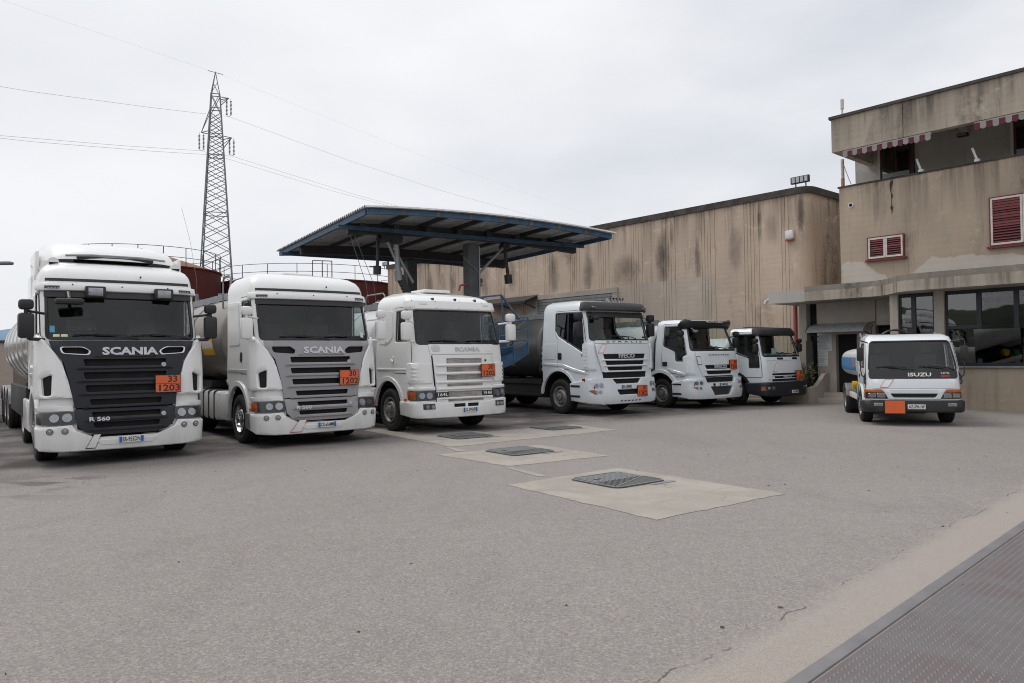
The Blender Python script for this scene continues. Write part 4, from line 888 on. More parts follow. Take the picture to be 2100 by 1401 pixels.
    b = B(); b.tube([(-.9, 2.45, 2.0), (-1.02, 2.5, 2.3), (-.95, 2.6, 2.6), (-.6, 2.7, 2.85), (-.1, 2.75, 2.95)], .022, 6); b.out('hose', 'black_plastic', t.root)
    rear_axle(t, 6.0, .95, .5, .45, 2, 1.35)
    b = B()   # air horns and beacon bar behind the visor
    for k in range(5): b.cyl((.45 + k * .13, 1.1, 3.40), (.45 + k * .13, 1.25, 3.42), .045, .025, 10)
    b.bar((.38, 1.2, 3.36), (1.05, 1.2, 3.36), .03); b.bar((.5, 1.2, 3.30), (.5, 1.2, 3.37), .03); b.bar((.95, 1.2, 3.30), (.95, 1.2, 3.37), .03); b.out('air_horn', 'chrome', t.root)
    return t

# ---------------------------------------------------------------- medium cab with a padded dark visor
def medium_lorry(loc, deg):
    t = Truck('tanker_truck', 'medium white tanker truck with a padded dark visor, parked second from the warehouse side', 'tanker truck', loc, deg, 'tanker trucks parked in a row')
    zt = [.28, .5, .8, 1.0, 1.4, 1.7, 1.8, 2.45, 2.6, 2.68, 2.74, 2.78, 2.8]
    t.cab = Cab(1.17, 1.62, .2, .11, zt, [.02, -.02, .02, .03, .06, .10, .14, .40, .46, .52, .64, .85, 1.0], [1.17, 1.2, 1.2, 1.2, 1.19, 1.17, 1.16, 1.07, 1.05, 1.02, .96, .86, .76], 15); c = t.cab; m = 'cool_white_paint'
    ws = [(-1.06, 1.80), (1.06, 1.80), (1.0, 2.56), (-1.0, 2.56)]; win = [(.34, 1.48), (.56, 2.56), (1.30, 2.56), (1.30, 1.96), (.80, 1.78), (.76, 1.48)]
    cab_shell(t, .5, (1.40, .46, .66), .84, .42, 1.2, 2.80, ws, win, m)
    p = rnd([(-1.25, 2.50), (1.25, 2.50), (1.22, 2.78), (-1.22, 2.78)], .06)
    b = B(); n = 28; k = 9
    for i in range(n + 1):
        q = -1 + 2 * i / n; e = min(1, (1 - abs(q)) * 9); rr = (.10 + .045 * math.exp(-((abs(q) - .86) / .1) ** 2)) * (e ** .5 + .15); P = c.pos(np.array([q * 1.26]), np.array([2.62]))[0]; nn = c.nrm(np.array([q * 1.26]), np.array([2.62]))[0]
        b.v += [tuple(P + nn * (.10 + rr * .8 * math.cos(a)) + np.array([0, 0, -.05 + rr * .95 * math.sin(a)])) for a in np.linspace(0, 2 * math.pi, k, endpoint=False)]
    b.f = [(i * k + j, i * k + (j + 1) % k, (i + 1) * k + (j + 1) % k, (i + 1) * k + j) for i in range(n) for j in range(k)]; b.m = [0] * len(b.f); b.out('sun_visor', 'black_plastic', t.root, 60)
    t.text('MONTRIBA', .1, 2.60, .075, 'silver_letter', .80, .225, bold=.02, ext=.002)
    for s in (-1, 1):
        seam(t, rnd(c.side([(.24, 1.10), (.26, 1.75), (.50, 2.64), (1.36, 2.64), (1.36, 1.10)], s), .05), s)
        d = t.pan('door', rnd(c.side([(.24, 1.10), (.26, 1.75), (.50, 2.64), (1.36, 2.64), (1.36, 1.10)], s), .05), m, .012, .014, [rnd(c.side([(.32, 1.45), (.55, 2.585), (1.32, 2.585), (1.32, 1.94), (.83, 1.76), (.78, 1.45)], s), .04)], res=.1)
        t.pan('handle', rnd(c.side([(1.10, 1.32), (1.10, 1.46), (1.30, 1.46), (1.30, 1.32)], s), .03), 'black_plastic', .025, .02, parent=d)
        t.pan('window_trim', c.side([(.80, 1.735), (1.32, 1.915), (1.32, 1.94), (.80, 1.76)], s), 'plate_white', .022, .02)
        t.pan('side_deflector', [(s * x, z) for x, z in rnd([(.95, 1.05), (1.34, 1.05), (1.36, 1.62), (1.1, 1.68)], .06)], m, .035, .035, bev=.015)
        t.pan('corner_louvre', [(s * x, z) for x, z in rnd([(1.16, 1.12), (1.22, 1.12), (1.22, 1.45), (1.16, 1.45)], .03)], 'white_paint' if s < 0 else 'lamp_house', .05, .02)
        for z in (.45, .74): t.pan('step_well', rnd(c.side([(.46, z), (.46, z + .05), (.82, z + .05), (.82, z)], s), .02), 'black_matte', .098, .02)
        t.pan('body_crease', c.side([(.26, 1.03), (.9, 1.12), (1.1, 1.2), (1.1, 1.26), (.26, 1.10)], s), m, .03, .03, bev=.012)
    text3('EC 75E15', (-1.222, .55, 1.0), .045, 'lamp_house', .34, 'lettering', t.root, .02, .003, R(-90))
    t.pan('grille_mesh', [(-.62, .98), (.62, .98), (.70, 1.40), (-.70, 1.40)], 'black_matte', .004, .01)
    slots = [(1.225, 1.345, .62), (1.06, 1.165, .58)]
    def hole(z0, z1, w): return rnd([(-w + .05, z0), (w - .05, z0), (w, z1), (-w, z1)], .03)
    t.pan('grille', sym([(.72, 1.01), (.86, 1.35), (.94, 1.74)]), m, .04, .035, [hole(*h) for h in slots], bev=.012)
    t.pan('grille_slat', [(-.62, 1.17), (.62, 1.17), (.66, 1.215), (-.66, 1.215)], m, .07, .05, bev=.012)
    t.text('IVECO', .02, 1.285, .10, 'silver_letter', .58, .055, bold=.07, ext=.012); t.text('E U R O C A R G O', .02, 1.655, .05, 'lamp_house', .98, .048, bold=.02, ext=.003)
    sB = c.s_of(.84, .5)
    t.pan('bumper', sym([(.8, .32), (1.08, .33), (sB, .40), (sB, .82), (1.1, .94), (.66, .94), (.60, .80)]), m, .09, .09, [rnd([(-.34, .42), (.34, .42), (.50, .67), (-.50, .67)], .03)], bev=.02)
    t.pan('upper_intake', [(-.58, .82), (.58, .82), (.62, .97), (-.62, .97)], 'black_matte', .03, .02); t.pan('lower_intake', [(-.52, .40), (.52, .40), (.52, .70), (-.52, .70)], 'lamp_house', .02, .01)
    headlight(t, rnd([(.76, .72), (1.08, .70), (1.14, .86), (.74, .88)], .03), [(.84, .795, .06), (.99, .79, .06)], None, .085)
    headlight(t, rnd([(.82, .58), (.98, .58), (1.12, .68), (.80, .68)], .03), [(.88, .63, .04)], [(.97, .59), (1.10, .67), (1.02, .68), (.96, .67)], .088)
    plate(t, .02, .74, 'CS 860YA', .37, .105, .11); hazard(t, .66, 1.345, '30', '1202', .38, .31, .09)
    P = c.pos(np.array([-.38]), np.array([.74]))[0]; B().cyl((-.38, P[1] - .085, .74), (-.38, P[1] - .1, .74), .05, n=16).out('tow_cap', 'black_plastic', t.root)
    sticker(t, [(-.88, 1.36), (-.74, 1.36), (-.78, 1.62), (-.92, 1.62)], 'black_line', .046)
    fender(t, 1.40, .46, .66, m, 4, .10)
    mirrors(t, 1.34, .40, 1.90, 2.22, 2.25, 2.42, .22, 'black_plastic', 'black_plastic', .15); wipers(t, [1.86], [(-.45, .2)], .03)
    b = B(); P = c.pos(np.array([-.8]), np.array([2.5]))[0]; b.box(-.88, -.72, P[1] - .24, P[1] - .12, 2.36, 2.44, .03); b.tube([(-.8, P[1] - .16, 2.42), (-.85, P[1] - .05, 2.5)], .018); b.out('front_mirror', 'galvanized', t.root)
    undercab(t, .68, .3, 1.55, .42, 1.1, 7.0, .75)
    for s in (-1, 1): wheel(t, s * 1.0, 1.40, .46, .28, s, 'front', 'rim_steel')
    barrel(t, 2.05, 6.8, 1.82, 1.10, .92, 'tank_white', ribs=(3.5, 5.0), top_rail=False); rear_axle(t, 5.0, .88, .46, .42)
    b = B(); b.tube([(-1.02, 1.72, 1.0), (-1.08, 1.76, 1.5), (-1.0, 1.8, 2.1), (-.7, 1.86, 2.5)], .025, 6); b.out('hose', 'black_plastic', t.root)
    return t

# ---------------------------------------------------------------- small boxy cab, dark bumper
def small_lorry(loc, deg):
    t = Truck('tanker_truck', 'small boxy white tanker truck with a dark bumper and papers behind its windshield', 'tanker truck', loc, deg, 'tanker trucks parked in a row')
    zt = [.28, .5, .75, .85, 1.2, 1.5, 1.58, 2.2, 2.35, 2.42, 2.48, 2.52]
    t.cab = Cab(1.06, 1.5, .16, .1, zt, [.0, .0, .02, .03, .05, .09, .12, .34, .40, .46, .60, .82], [1.06, 1.07, 1.07, 1.07, 1.07, 1.06, 1.05, .99, .97, .95, .89, .78], 12); c = t.cab; m = 'cool_white_paint'
    ws = [(-1.0, 1.58), (1.0, 1.58), (.94, 2.30), (-.94, 2.30)]; win = [(.30, 1.22), (.48, 2.30), (1.20, 2.30), (1.20, 1.74), (.72, 1.58), (.70, 1.22)]
    cab_shell(t, .5, (1.30, .42, .62), .80, .72, .9, 2.52, ws, win, m, glassm='glass')
    t.pan('sun_visor', rnd([(-1.14, 2.24), (1.14, 2.24), (1.12, 2.44), (-1.12, 2.44)], .05), 'black_plastic', .12, .07, bev=.02)
    for s in (-1, 1):
        seam(t, rnd(c.side([(.20, .92), (.24, 1.55), (.43, 2.38), (1.28, 2.38), (1.28, .92)], s), .05), s)
        d = t.pan('door', rnd(c.side([(.20, .92), (.24, 1.55), (.43, 2.38), (1.28, 2.38), (1.28, .92)], s), .05), m, .012, .014, [rnd(c.side([(.29, 1.20), (.47, 2.325), (1.215, 2.325), (1.215, 1.72), (.745, 1.56), (.725, 1.20)], s), .03)], res=.1)
        t.pan('window_trim', c.side([(.72, 1.53), (1.21, 1.69), (1.21, 1.72), (.72, 1.56)], s), 'black_plastic', .022, .02)
    t.pan('front_panel', rnd([(-.90, 1.45), (.90, 1.45), (.92, 1.56), (-.92, 1.56)], .02), m, .016, .02)
    for x in (-.28, .52): t.pan('air_vent', rnd([(x - .15, 1.475), (x + .15, 1.475), (x + .15, 1.54), (x - .15, 1.54)], .02), 'black_matte', .022, .015)
    t.pan('bonnet_panel', [(-.88, .86), (.88, .86), (.90, 1.435), (-.90, 1.435)], m, .018, .02)
    for z, w in ((1.01, .72), (.915, .62), (.825, .72)):
        t.pan('grille_slot', [(-w, z - .033), (w, z - .033), (w, z + .033), (-w, z + .033)], 'black_matte', .024, .015)
    for z in (.963, .87): t.pan('grille_slat', [(-.74, z - .012), (.74, z - .012), (.74, z + .012), (-.74, z + .012)], m, .05, .04)
    t.text('IVECO', -.02, .915, .075, 'silver_letter', .42, .035, bold=.03, ext=.008)
    sticker(t, [(-.70, 1.08), (-.52, 1.08), (-.42, 1.38), (-.50, 1.38)], 'red_line', .026)
    sB = c.s_of(.8, .5)
    t.pan('bumper', sym([(.9, .31), (1.1, .33), (sB, .40), (sB, .74), (1.0, .76)]), 'dark_blue_plastic', .10, .10, bev=.03)
    headlight(t, rnd([(.72, .50), (1.10, .50), (1.10, .63), (.72, .64)], .02), [(.82, .57, .05), (.95, .57, .05)], [(1.02, .51), (1.10, .51), (1.10, .62), (1.02, .62)], .105)
    plate(t, .20, .44, 'AX 528GF', .34, .10, .125, False); hazard(t, .58, .96, '30', '1202', .38, .32, .10)
    fender(t, 1.30, .42, .62, 'black_plastic', 10, .07)
    mirrors(t, 1.20, .34, 1.72, 2.0, 2.02, 2.16, .19, 'black_plastic', 'black_plastic', .13); wipers(t, [1.64], [(-.3, .3)], .03)
    b = B()
    for k in range(9):
        x = -.7 + k * .17; z = 1.60 + .02 * (k % 3); b.box(x - .11, x + .11, .40 + .05 * (k % 2), .58 + .05 * (k % 2), z, z + .035, .01)
    b.out('paperwork', 'cardboard', t.root); B().box(.05, .27, .62, .64, 1.62, 1.86).out('paper_sheet', 'paper', t.root)
    b = B(); b.tube([(-.95, 1.0, 2.53), (-.4, .9, 2.56), (.2, .95, 2.55), (.9, .85, 2.53)], .015, 5); b.out('strap', 'black_plastic', t.root)
    undercab(t, .62, .3, 1.45, .36, .95, 6.0, .65)
    for s in (-1, 1): wheel(t, s * .93, 1.30, .42, .26, s, 'front', 'rim_steel')
    barrel(t, 1.9, 5.8, 1.50, 1.02, .72, 'tank_white', walk=False); rear_axle(t, 4.4, .82, .42, .38)
    return t

# ---------------------------------------------------------------- light lorry by the office
def light_lorry(loc, deg):
    t = Truck('tanker_truck', 'small white fuel truck with a blank orange plate, parked by the office windows', 'tanker truck', loc, deg)
    zt = [.28, .45, .58, .85, 1.06, 1.28, 1.9, 1.97, 2.03, 2.08, 2.11]
    t.cab = Cab(.95, 1.55, .16, .1, zt, [.0, .0, .02, .02, .06, .13, .47, .53, .62, .80, 1.0], [.95, .97, .97, .97, .968, .96, .91, .90, .88, .83, .73], 13); c = t.cab; m = 'cool_white_paint'
    ws = [(-.89, 1.24), (.89, 1.24), (.85, 1.935), (-.85, 1.935)]; win = [(.42, 1.32), (.74, 1.88), (1.22, 1.88), (1.22, 1.32)]
    cab_shell(t, .4, (1.10, .38, .52), .66, .5, .62, 2.11, ws, win, m, seal=.02, glassm='glass')
    t.pan('black_band', rnd([(-.88, 1.065), (.88, 1.065), (.885, 1.27), (-.885, 1.27)], .07), 'black_plastic', .01, .014)
    t.text('ISUZU', .12, 1.15, .085, 'plate_white', .47, .018, bold=.07, ext=.006); t.text('NPR', .62, 1.18, .045, 'silver_letter', .18, .018, bold=.02, ext=.003)
    t.pan('model_plaque', [(.54, 1.10), (.71, 1.10), (.71, 1.14), (.54, 1.14)], 'tail_red', .016, .01)
    t.pan('front_panel', [(-.80, .845), (.80, .845), (.82, 1.055), (-.82, 1.055)], m, .012, .014)
    t.pan('lower_panel', [(-.50, .60), (.50, .60), (.62, .83), (-.62, .83)], m, .02, .02, [rnd([(-.40, .64), (.40, .64), (.46, .73), (-.46, .73)], .03)], bev=.01)
    t.pan('grille', [(-.5, .62), (.5, .62), (.5, .75), (-.5, .75)], 'black_matte', .006, .01)
    for z in (.665, .70): t.pan('grille_slat', [(-.43, z - .008), (.43, z - .008), (.43, z + .008), (-.43, z + .008)], 'black_plastic', .016, .012)
    for s in (-1, 1):
        h = t.pan('headlight', [(s * x, z) for x, z in [(.50, .615), (1.08, .615), (1.08, .75), (.57, .755)]], 'lamp_house', .02, .03)
        t.pan('indicator', [(s * x, z) for x, z in [(.57, .765), (1.10, .75), (1.10, .825), (.64, .825)]], 'amber', .028, .03, parent=h); t.pan('indicator', [(s * x, z) for x, z in [(.96, .63), (1.09, .63), (1.09, .73), (.97, .73)]], 'amber', .03, .012, parent=h)
        for x in (.64, .82): t.pan('reflector', rnd([(s * (x - .08), .635), (s * (x + .08), .635), (s * (x + .08), .735), (s * (x - .08), .735)], .02), 'lens', .03, .01, parent=h)
        t.pan('lamp_cover', [(s * x, z) for x, z in [(.50, .615), (1.08, .615), (1.08, .75), (.57, .755)]], 'lens_glass', .04, .004, parent=h, bev=0)
        seam(t, rnd(c.side([(.24, .85), (.30, 1.25), (.66, 1.93), (1.28, 1.93), (1.28, .70), (1.0, .95), (.55, .95)], s), .04), s)
        d = t.pan('door', rnd(c.side([(.24, .85), (.30, 1.25), (.66, 1.93), (1.28, 1.93), (1.28, .70), (1.0, .95), (.55, .95)], s), .04), m, .012, .012, [rnd(c.side([(.40, 1.30), (.73, 1.905), (1.24, 1.905), (1.24, 1.30)], s), .04)], res=.1)
        t.pan('handle', rnd(c.side([(1.05, 1.08), (1.05, 1.16), (1.20, 1.16), (1.20, 1.08)], s), .03), 'black_plastic', .025, .02, parent=d)
        # hoop mirrors
        hub = ob('mirror', None, t.root); b = B(); x = s * 1.07; b.tube([(s * .86, .52, 1.9), (x, .30, 1.96), (x + s * .02, .26, 1.9), (x, .25, 1.3), (s * 1.05, .22, 1.15), (s * .93, .26, 1.02)], .014, 6); b.out('mirror_arm', 'black_plastic', hub)
        B().box(x - .075, x + .075, .21, .27, 1.48, 1.80, .03).out('mirror_housing', 'black_plastic', hub)
        b = B(); b.tube([(s * .955, .30, 1.20), (s * .99, .25, 1.12), (s * 1.0, .22, .98), (s * .97, .22, .94)], .02, 6); b.out('grab_handle', 'black_plastic', t.root)
    wipers(t, [1.31, 1.31], [(-.72, -.3), (.12, .5)], .03); sticker(t, [(-.66, .87), (-.50, .87), (-.38, 1.05), (-.55, 1.05)], 'red_line', .02)
    sB = c.s_of(.6, .45)
    t.pan('bumper', sym([(.7, .31), (.86, .31), (sB, .35), (sB, .55), (.9, .58)]), 'black_plastic', .09, .09, bev=.03)
    for s in (-1, 1): t.pan('fog_light', [(s * x, z) for x, z in [(.62, .45), (.78, .45), (.78, .50), (.62, .50)]], 'lens', .098, .01)
    plate(t, .02, .44, 'AZ-596 NF', .36, .105, .11, False); hazard(t, -.42, .435, '', '', .43, .31, .125)
    undercab(t, .55, .25, 1.5, .35, .8, 5.2, .62); fender(t, 1.10, .38, .52, m, 12, .04)
    for s in (-1, 1): wheel(t, s * .86, 1.10, .38, .24, s, 'front', 'rim_steel')
    rear_axle(t, 3.95, .80, .38, .42, 1, 1, 'rim_steel')
    barrel(t, 1.85, 4.9, 1.40, .98, .40, 'tank_white', bands=((1.86, 4.9, 'blue_band', -25, 20), (2.1, 2.4, 'orange_plate', -14, 14)), walk=False, dish=.05, sq=3.6)
    for s in (-1, 1):
        B().box(s * .92 - .04, s * .92 + .04, 1.7, 3.4, .48, .62, .01).out('side_guard', 'frame_white', t.root)
        b = B(); b.box(s * .9 - .05, s * .9 + .05, 1.75, 1.95, .62, .85); b.cyl((s * .86, 2.6, .82), (s * .98, 2.6, .82), .11, n=14); b.out('filler_cap', 'yellow_part', t.root)
        b = B(); b.cyl((s * .82, 2.2, .72), (s * .95, 2.2, .72), .10, n=12); b.box(s * .86 - .05, s * .86 + .05, 2.05, 2.4, .55, .68); b.out('pump', 'green_part', t.root)
        b = B(); b.tube([(s * .8, 1.75, .7), (s * .84, 1.78, 1.0), (s * .84, 1.78, 2.05), (s * .84, 1.95, 2.15), (s * .84, 2.2, 2.1)], .022, 6); b.out('vent_pipe', 'galvanized', t.root)
    b = B()
    for k in range(4): b.tube([(.0 + .34 * math.cos(a), 2.2 + k * .06, 1.98 + .26 * math.sin(a)) for a in np.linspace(0, math.pi, 13)], .024, 6)
    b.out('hose_loop', 'black_plastic', t.root); b = B(); b.box(-.75, -.35, 1.9, 2.3, 1.78, 2.14, .02); b.box(-.3, .5, 2.2, 2.8, 1.75, 2.10, .03); b.out('top_locker', 'galvanized', t.root)
    return t

# ================================================================ ground
def sheet(name, poly, z, mat, th=0.0, **k):
    b = B()
    if th: b.prism(poly, 'z', z - th, z)
    else: b.add([(x, y, z) for x, y in poly], [tuple(range(len(poly)))])
    return b.out(name, mat, None, 0, **k)
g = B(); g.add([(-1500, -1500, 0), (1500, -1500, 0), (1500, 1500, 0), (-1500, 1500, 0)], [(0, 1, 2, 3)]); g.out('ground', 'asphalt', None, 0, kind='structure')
def jag(poly, amp=.02, step=.25):
    rs = random.Random(3); return [(x + rs.uniform(-amp, amp), y + rs.uniform(-amp, amp)) for x, y in resamp(poly, step)]
for i, p in enumerate(([(-.09, 9.83), (1.45, 7.64), (3.26, 8.96), (1.57, 11.18)], [(-1.34, 12.97), (-.08, 11.48), (1.62, 12.54), (.50, 14.20)],
                       [(-3.55, 17.6), (-1.18, 14.06), (2.35, 16.83), (1.45, 18.3), (-.67, 16.75), (-2.3, 18.6)])):
    sheet('pavement', jag(p, .02, .13), .004, 'slab_concrete', kind='structure')
sheet('pavement', jag([(-.02, 11.40), (-.12, 11.33), (.33, 10.50), (.47, 10.52)], .008), .004, 'slab_concrete', kind='structure')
sheet('pavement', jag([(-1.21, 14.04), (-1.32, 14.10), (-1.0, 13.38), (-.84, 13.45)], .008), .004, 'slab_concrete', kind='structure')

# weighbridge deck in the near corner
wb = thing('weighbridge', 'purplish steel weighbridge deck with raised tread bumps in the near corner', 'weighbridge', (1.39, 3.85, 0), 43.9)
B().box(-5, 9, -.085, 0, -.1, .012, .004).out('steel_edge', 'edge_steel', wb)
B().box(-5, 9, -.10, -.086, -.1, -.02).out('gap', 'black_matte', wb)
B().box(-5, 9, -3.4, -.101, -.1, .006).out('tread_plate', 'tread_steel', wb)
b = B(); rs = random.Random(5); row = 0; y = -.14
while y > -2.9:
    x = -1.0 + (.025 if row % 2 else 0)
    while x < 8.2:
        if y > -.3 - .42 * (x + 1.0) - 1.0:
            a = .017; c = .012; b.add([(x - a, y - c, .0055), (x + a, y - c * .2, .0055), (x + a, y + c, .0055), (x - a, y + c * .2, .0055), (x - a * .55, y - c * .4, .0105), (x + a * .55, y - c * .05, .0105), (x + a * .55, y + c * .4, .0105), (x - a * .55, y + c * .05, .0105)],
                                       [(4, 5, 6, 7), (0, 1, 5, 4), (1, 2, 6, 5), (2, 3, 7, 6), (3, 0, 4, 7)])
        x += .05
    y -= .045; row += 1
b.out('tread_bumps', 'bump_worn', wb, 0, recalc=False, kind='stuff')
b = B(); rs = random.Random(21)
for k in range(90):     # dry leaf scraps and pebbles blown about the yard
    x, y = rs.uniform(-7, 8), rs.uniform(2.2, 13); a = rs.uniform(0, 6.3); L = rs.uniform(.008, .024); w = L * rs.uniform(.35, .8); ca, sa = math.cos(a), math.sin(a); h = rs.uniform(.003, .010)
    b.add([(x + ca * L, y + sa * L, .0045), (x - sa * w, y + ca * w, .0045), (x - ca * L, y - sa * L, .0045), (x + sa * w, y - ca * w, .0045), (x, y, .0045 + h)], [(0, 1, 4), (1, 2, 4), (2, 3, 4), (3, 0, 4)])
b.out('debris', 'soil', None, 0, kind='stuff')
# manhole covers
mlab = ['ribbed iron manhole cover on the nearest concrete pad, largest of the four', 'ribbed iron manhole cover on the middle single concrete pad',
        'ribbed iron manhole cover on the left half of the far double pad', 'ribbed iron manhole cover on the right half of the far double pad']
for (x, y), lb in zip(((1.40, 10.06), (.11, 13.26), (-1.03, 15.92), (1.0, 17.50)), mlab):
    t = thing('manhole_cover', lb, 'manhole cover', (x, y, 0), 36.5, 'manhole covers along the concrete strip'); h = .47
    f = rnd([(-h, -h), (h, -h), (h, h), (-h, h)], .14, 5); B().prism(f, 'z', .004, .020).out('cover', 'iron_base', t, 30)
    b = B(); k = -h + .07
    while k < h - .05:
        y0 = min(k, h - .1); lo = max(-h + .06, -h + .06)
        yk = -h + .07 + (k + h - .07) * .42
        b.box(k, k + .036, yk, h - .05, .019, .027); b.box(-h + .05, k, yk, yk + .022, .019, .027) if k > -h + .1 and yk < h * .1 else None
        k += .058
    b.out('ribs', 'iron_cover', t, 0); b = B(); q = rnd([(-h, -h), (h, -h), (h, h), (-h, h)], .14, 5); q2 = [(x * .955, y * .955) for x, y in q]; n = len(q); b.add([(x, y, .027) for x, y in q] + [(x, y, .027) for x, y in q2] + [(x, y, .004) for x, y in q] + [(x, y, .018) for x, y in q2], [(i, (i + 1) % n, n + (i + 1) % n, n + i) for i in range(n)] + [(2 * n + i, 2 * n + (i + 1) % n, (i + 1) % n, i) for i in range(n)] + [(n + i, n + (i + 1) % n, 3 * n + (i + 1) % n, 3 * n + i) for i in range(n)]); b.out('rim', 'iron_cover', t, 0)
    B().box(.1, h + .05, -h - .10, -h - .015, .0, .012).out('frame_flange', 'iron_cover', t, 0)
    b = B(); b.box(-.30, -.16, .12, .16, .02, .0285); b.out('lifting_slot', 'black_matte', t, 0)

# ================================================================ warehouse (building frame: u away to the right, v away to the left)
AB = 41.2
def bthing(name, label, cat, u, v, group=None):
    a = R(AB); t = thing(name, label, cat, (u * math.cos(a) - v * math.sin(a), u * math.sin(a) + v * math.cos(a), 0), AB, group); t['_o'] = 0; del t['_o']; SH[t.name] = (-u, -v, 0); return t
SH = {}
def bp(b, name, mat, t, smooth=38, **k):
    o = b.out(name, mat, t, smooth, **k); o.location = SH[t.name]; return o
wh = bthing('warehouse', 'long stained beige warehouse wall with grouped vertical grooves and a rounded corner', 'warehouse', 26.5, 14)
VS = 13.40; prof = [(45, VS)]; U0 = 26.5; r = .45
prof += [(U0 + r, VS)] + [(U0 + r - r * math.sin(R(a)), VS + r - r * math.cos(R(a))) for a in range(12, 91, 12)]
vv = [14.1, 15.7, 17.7, 19.7, 21.5, 23.5, 25.4, 27.3, 29.2, 31.1, 33.0, 34.9, 36.8, 38.7, 40.6]
for v in vv:
    for d in (-.26, -.04, .10, .24, .38):
        if v == 14.1 and d < -.03: continue
        q = v + d; prof += [(U0, q - .013), (U0 + .022, q - .008), (U0 + .022, q + .008), (U0, q + .013)]
prof += [(U0, 42.85), (U0 + 14, 42.85)]
b = B(); zs = [-.05, 3.2, 4.92, 7.68]; n = len(prof)
for z in zs: b.v += [(u, v, z) for u, v in prof]
for k in range(len(zs) - 1):
    for i in range(n - 1):
        vm = (prof[i][1] + prof[i + 1][1]) / 2; b.f.append((k * n + i, k * n + i + 1, (k + 1) * n + i + 1, (k + 1) * n + i)); b.m.append(1 if k < 2 and 17.45 < vm < 28.6 and prof[i][0] < U0 + .05 else 0)
bp(b, 'wall', ['warehouse_render', 'warehouse_patch'], wh, 25)
cap = [(45, VS - .08)] + [(U0 + r, VS - .08)] + [(U0 + r - (r + .08) * math.sin(R(a)), VS + r - (r + .08) * math.cos(R(a))) for a in range(12, 91, 12)] + [(U0 - .08, 42.93), (U0 + 14, 42.93), (45, 42.93)]
bp(B().prism(cap, 'z', 7.68, 7.93), 'roof_cap', 'cap_dark', wh, 25)
b = B(); b.box(26.40, 26.6, 22.7, 28.5, 4.62, 4.86); b.box(26.42, 26.6, 28.15, 28.5, 0, 4.62); b.box(26.42, 26.6, 22.7, 23.0, 0, 4.62); bp(b, 'door_surround', 'pale_concrete', wh)
dr = bp(B().box(26.44, 26.52, 23.0, 28.15, 0, 4.62), 'roller_door', 'lamp_house', wh)
for k in range(30): 
    o = B().box(26.42, 26.445, 23.02, 28.13, .05 + k * .152, .05 + k * .152 + .13).out('door_slat', 'galvanized', dr, 0) if k == 0 else ob('door_slat', o.data, dr)
    o.location = (0, 0, k * .152 if k else 0)
b = B(); b.box(26.44, 26.49, 28.52, 29.0, 3.1, 3.9); bp(b, 'junction_box', 'plaster_pale', wh)
t = bthing('awning', 'black flat awning on the warehouse wall behind the blue gangway', 'awning', 26.5, 30)
bp(B().prism([(26.5, 4.9), (25.5, 4.55), (25.5, 4.42), (26.5, 4.72)], 'y', 28.1, 32.2), 'sheet', 'black_plastic', t)
for v in (28.3, 30.1, 32.0): bp(B().bar((26.5, v, 4.2), (25.6, v, 4.45), .05), 'bracket', 'black_plastic', t)
def flood(name, label, u, v, z):
    t = bthing(name, label, 'floodlight', u, v, 'floodlights on the warehouse roof'); [bp(B().bar((u, v + q, z), (u, v + q, z + .2), .04), 'bracket', 'galvanized', t) for q in (-.2, .2)]
    h = bp(B().box(u - .10, u + .02, v - .36, v + .36, z + .16, z + .42, .01), 'housing', 'black_plastic', t)
    for k in range(4): B().box(u - .115, u - .098, v - .32 + k * .165, v - .32 + k * .165 + .125, z + .19, z + .39).out('lens', 'lens', h)
flood('floodlight', 'black floodlight with four lenses on the warehouse roof near the rounded corner', 26.6, 13.72, 7.92)
flood('floodlight', 'small black floodlight on the far left end of the warehouse roof, seen under the canopy', 26.6, 43.2, 7.78)
t = bthing('alarm_siren', 'white box siren high on the warehouse wall near the rounded corner', 'alarm', 26.5, 14.11)
bp(B().box(26.34, 26.5, 13.95, 14.27, 6.0, 6.33, .04), 'housing', 'siren_white', t); bp(B().box(26.35, 26.5, 13.96, 14.26, 5.94, 6.0, .01), 'lamp', 'red_pipe', t)
t = bthing('pipe', 'red downpipe standing against the beige warehouse beside the porch slab', 'pipe', 26.2, 13.55); b = B(); b.cyl((25.6, 13.52, 0), (25.6, 13.52, 3.42), .075, n=12); bp(b, 'downpipe', 'red_pipe', t)
t = bthing('pipe', 'white bent pipe sticking out from the porch slab end', 'pipe', 23.8, 13.6); b = B(); b.tube([(23.9, 13.45, 3.55), (23.9, 13.62, 3.55), (23.9, 13.70, 3.52), (23.9, 13.73, 3.42)], .06, 8); bp(b, 'spout', 'frame_white', t)

# ================================================================ office building
of = bthing('office_building', 'two storey weathered concrete office with a top loggia and dark ground floor windows', 'building', 24.5, 8)
bp(B().box(24.5, 24.8, -4, 11.30, 3.6, 7.15), 'upper_wall', 'office_render', of, 0)
bp(B().box(24.8, 34, 11.0, 11.295, 3.6, 7.15), 'end_wall', 'office_render', of, 0)
bp(B().box(24.46, 24.84, -4, 11.34, 7.15, 7.20), 'ledge', 'cap_dark', of, 0)
bp(B().box(24.84, 26.2, -4, 11.29, 7.02, 7.14), 'loggia_floor', 'grey_concrete', of, 0)
bp(B().box(26.2, 26.45, -4, 11.50, 7.16, 9.24), 'loggia_wall', 'grey_concrete', of, 0)
bp(B().box(26.45, 34, 11.2, 11.49, 7.16, 9.24), 'end_wall', 'grey_concrete', of, 0)
bp(B().box(23.6, 23.85, -4, 11.1, 8.15, 9.22), 'fascia', 'office_fascia', of, 0)
bp(B().box(23.86, 34, 10.87, 11.09, 8.14, 9.21), 'end_fascia', 'office_fascia', of, 0)
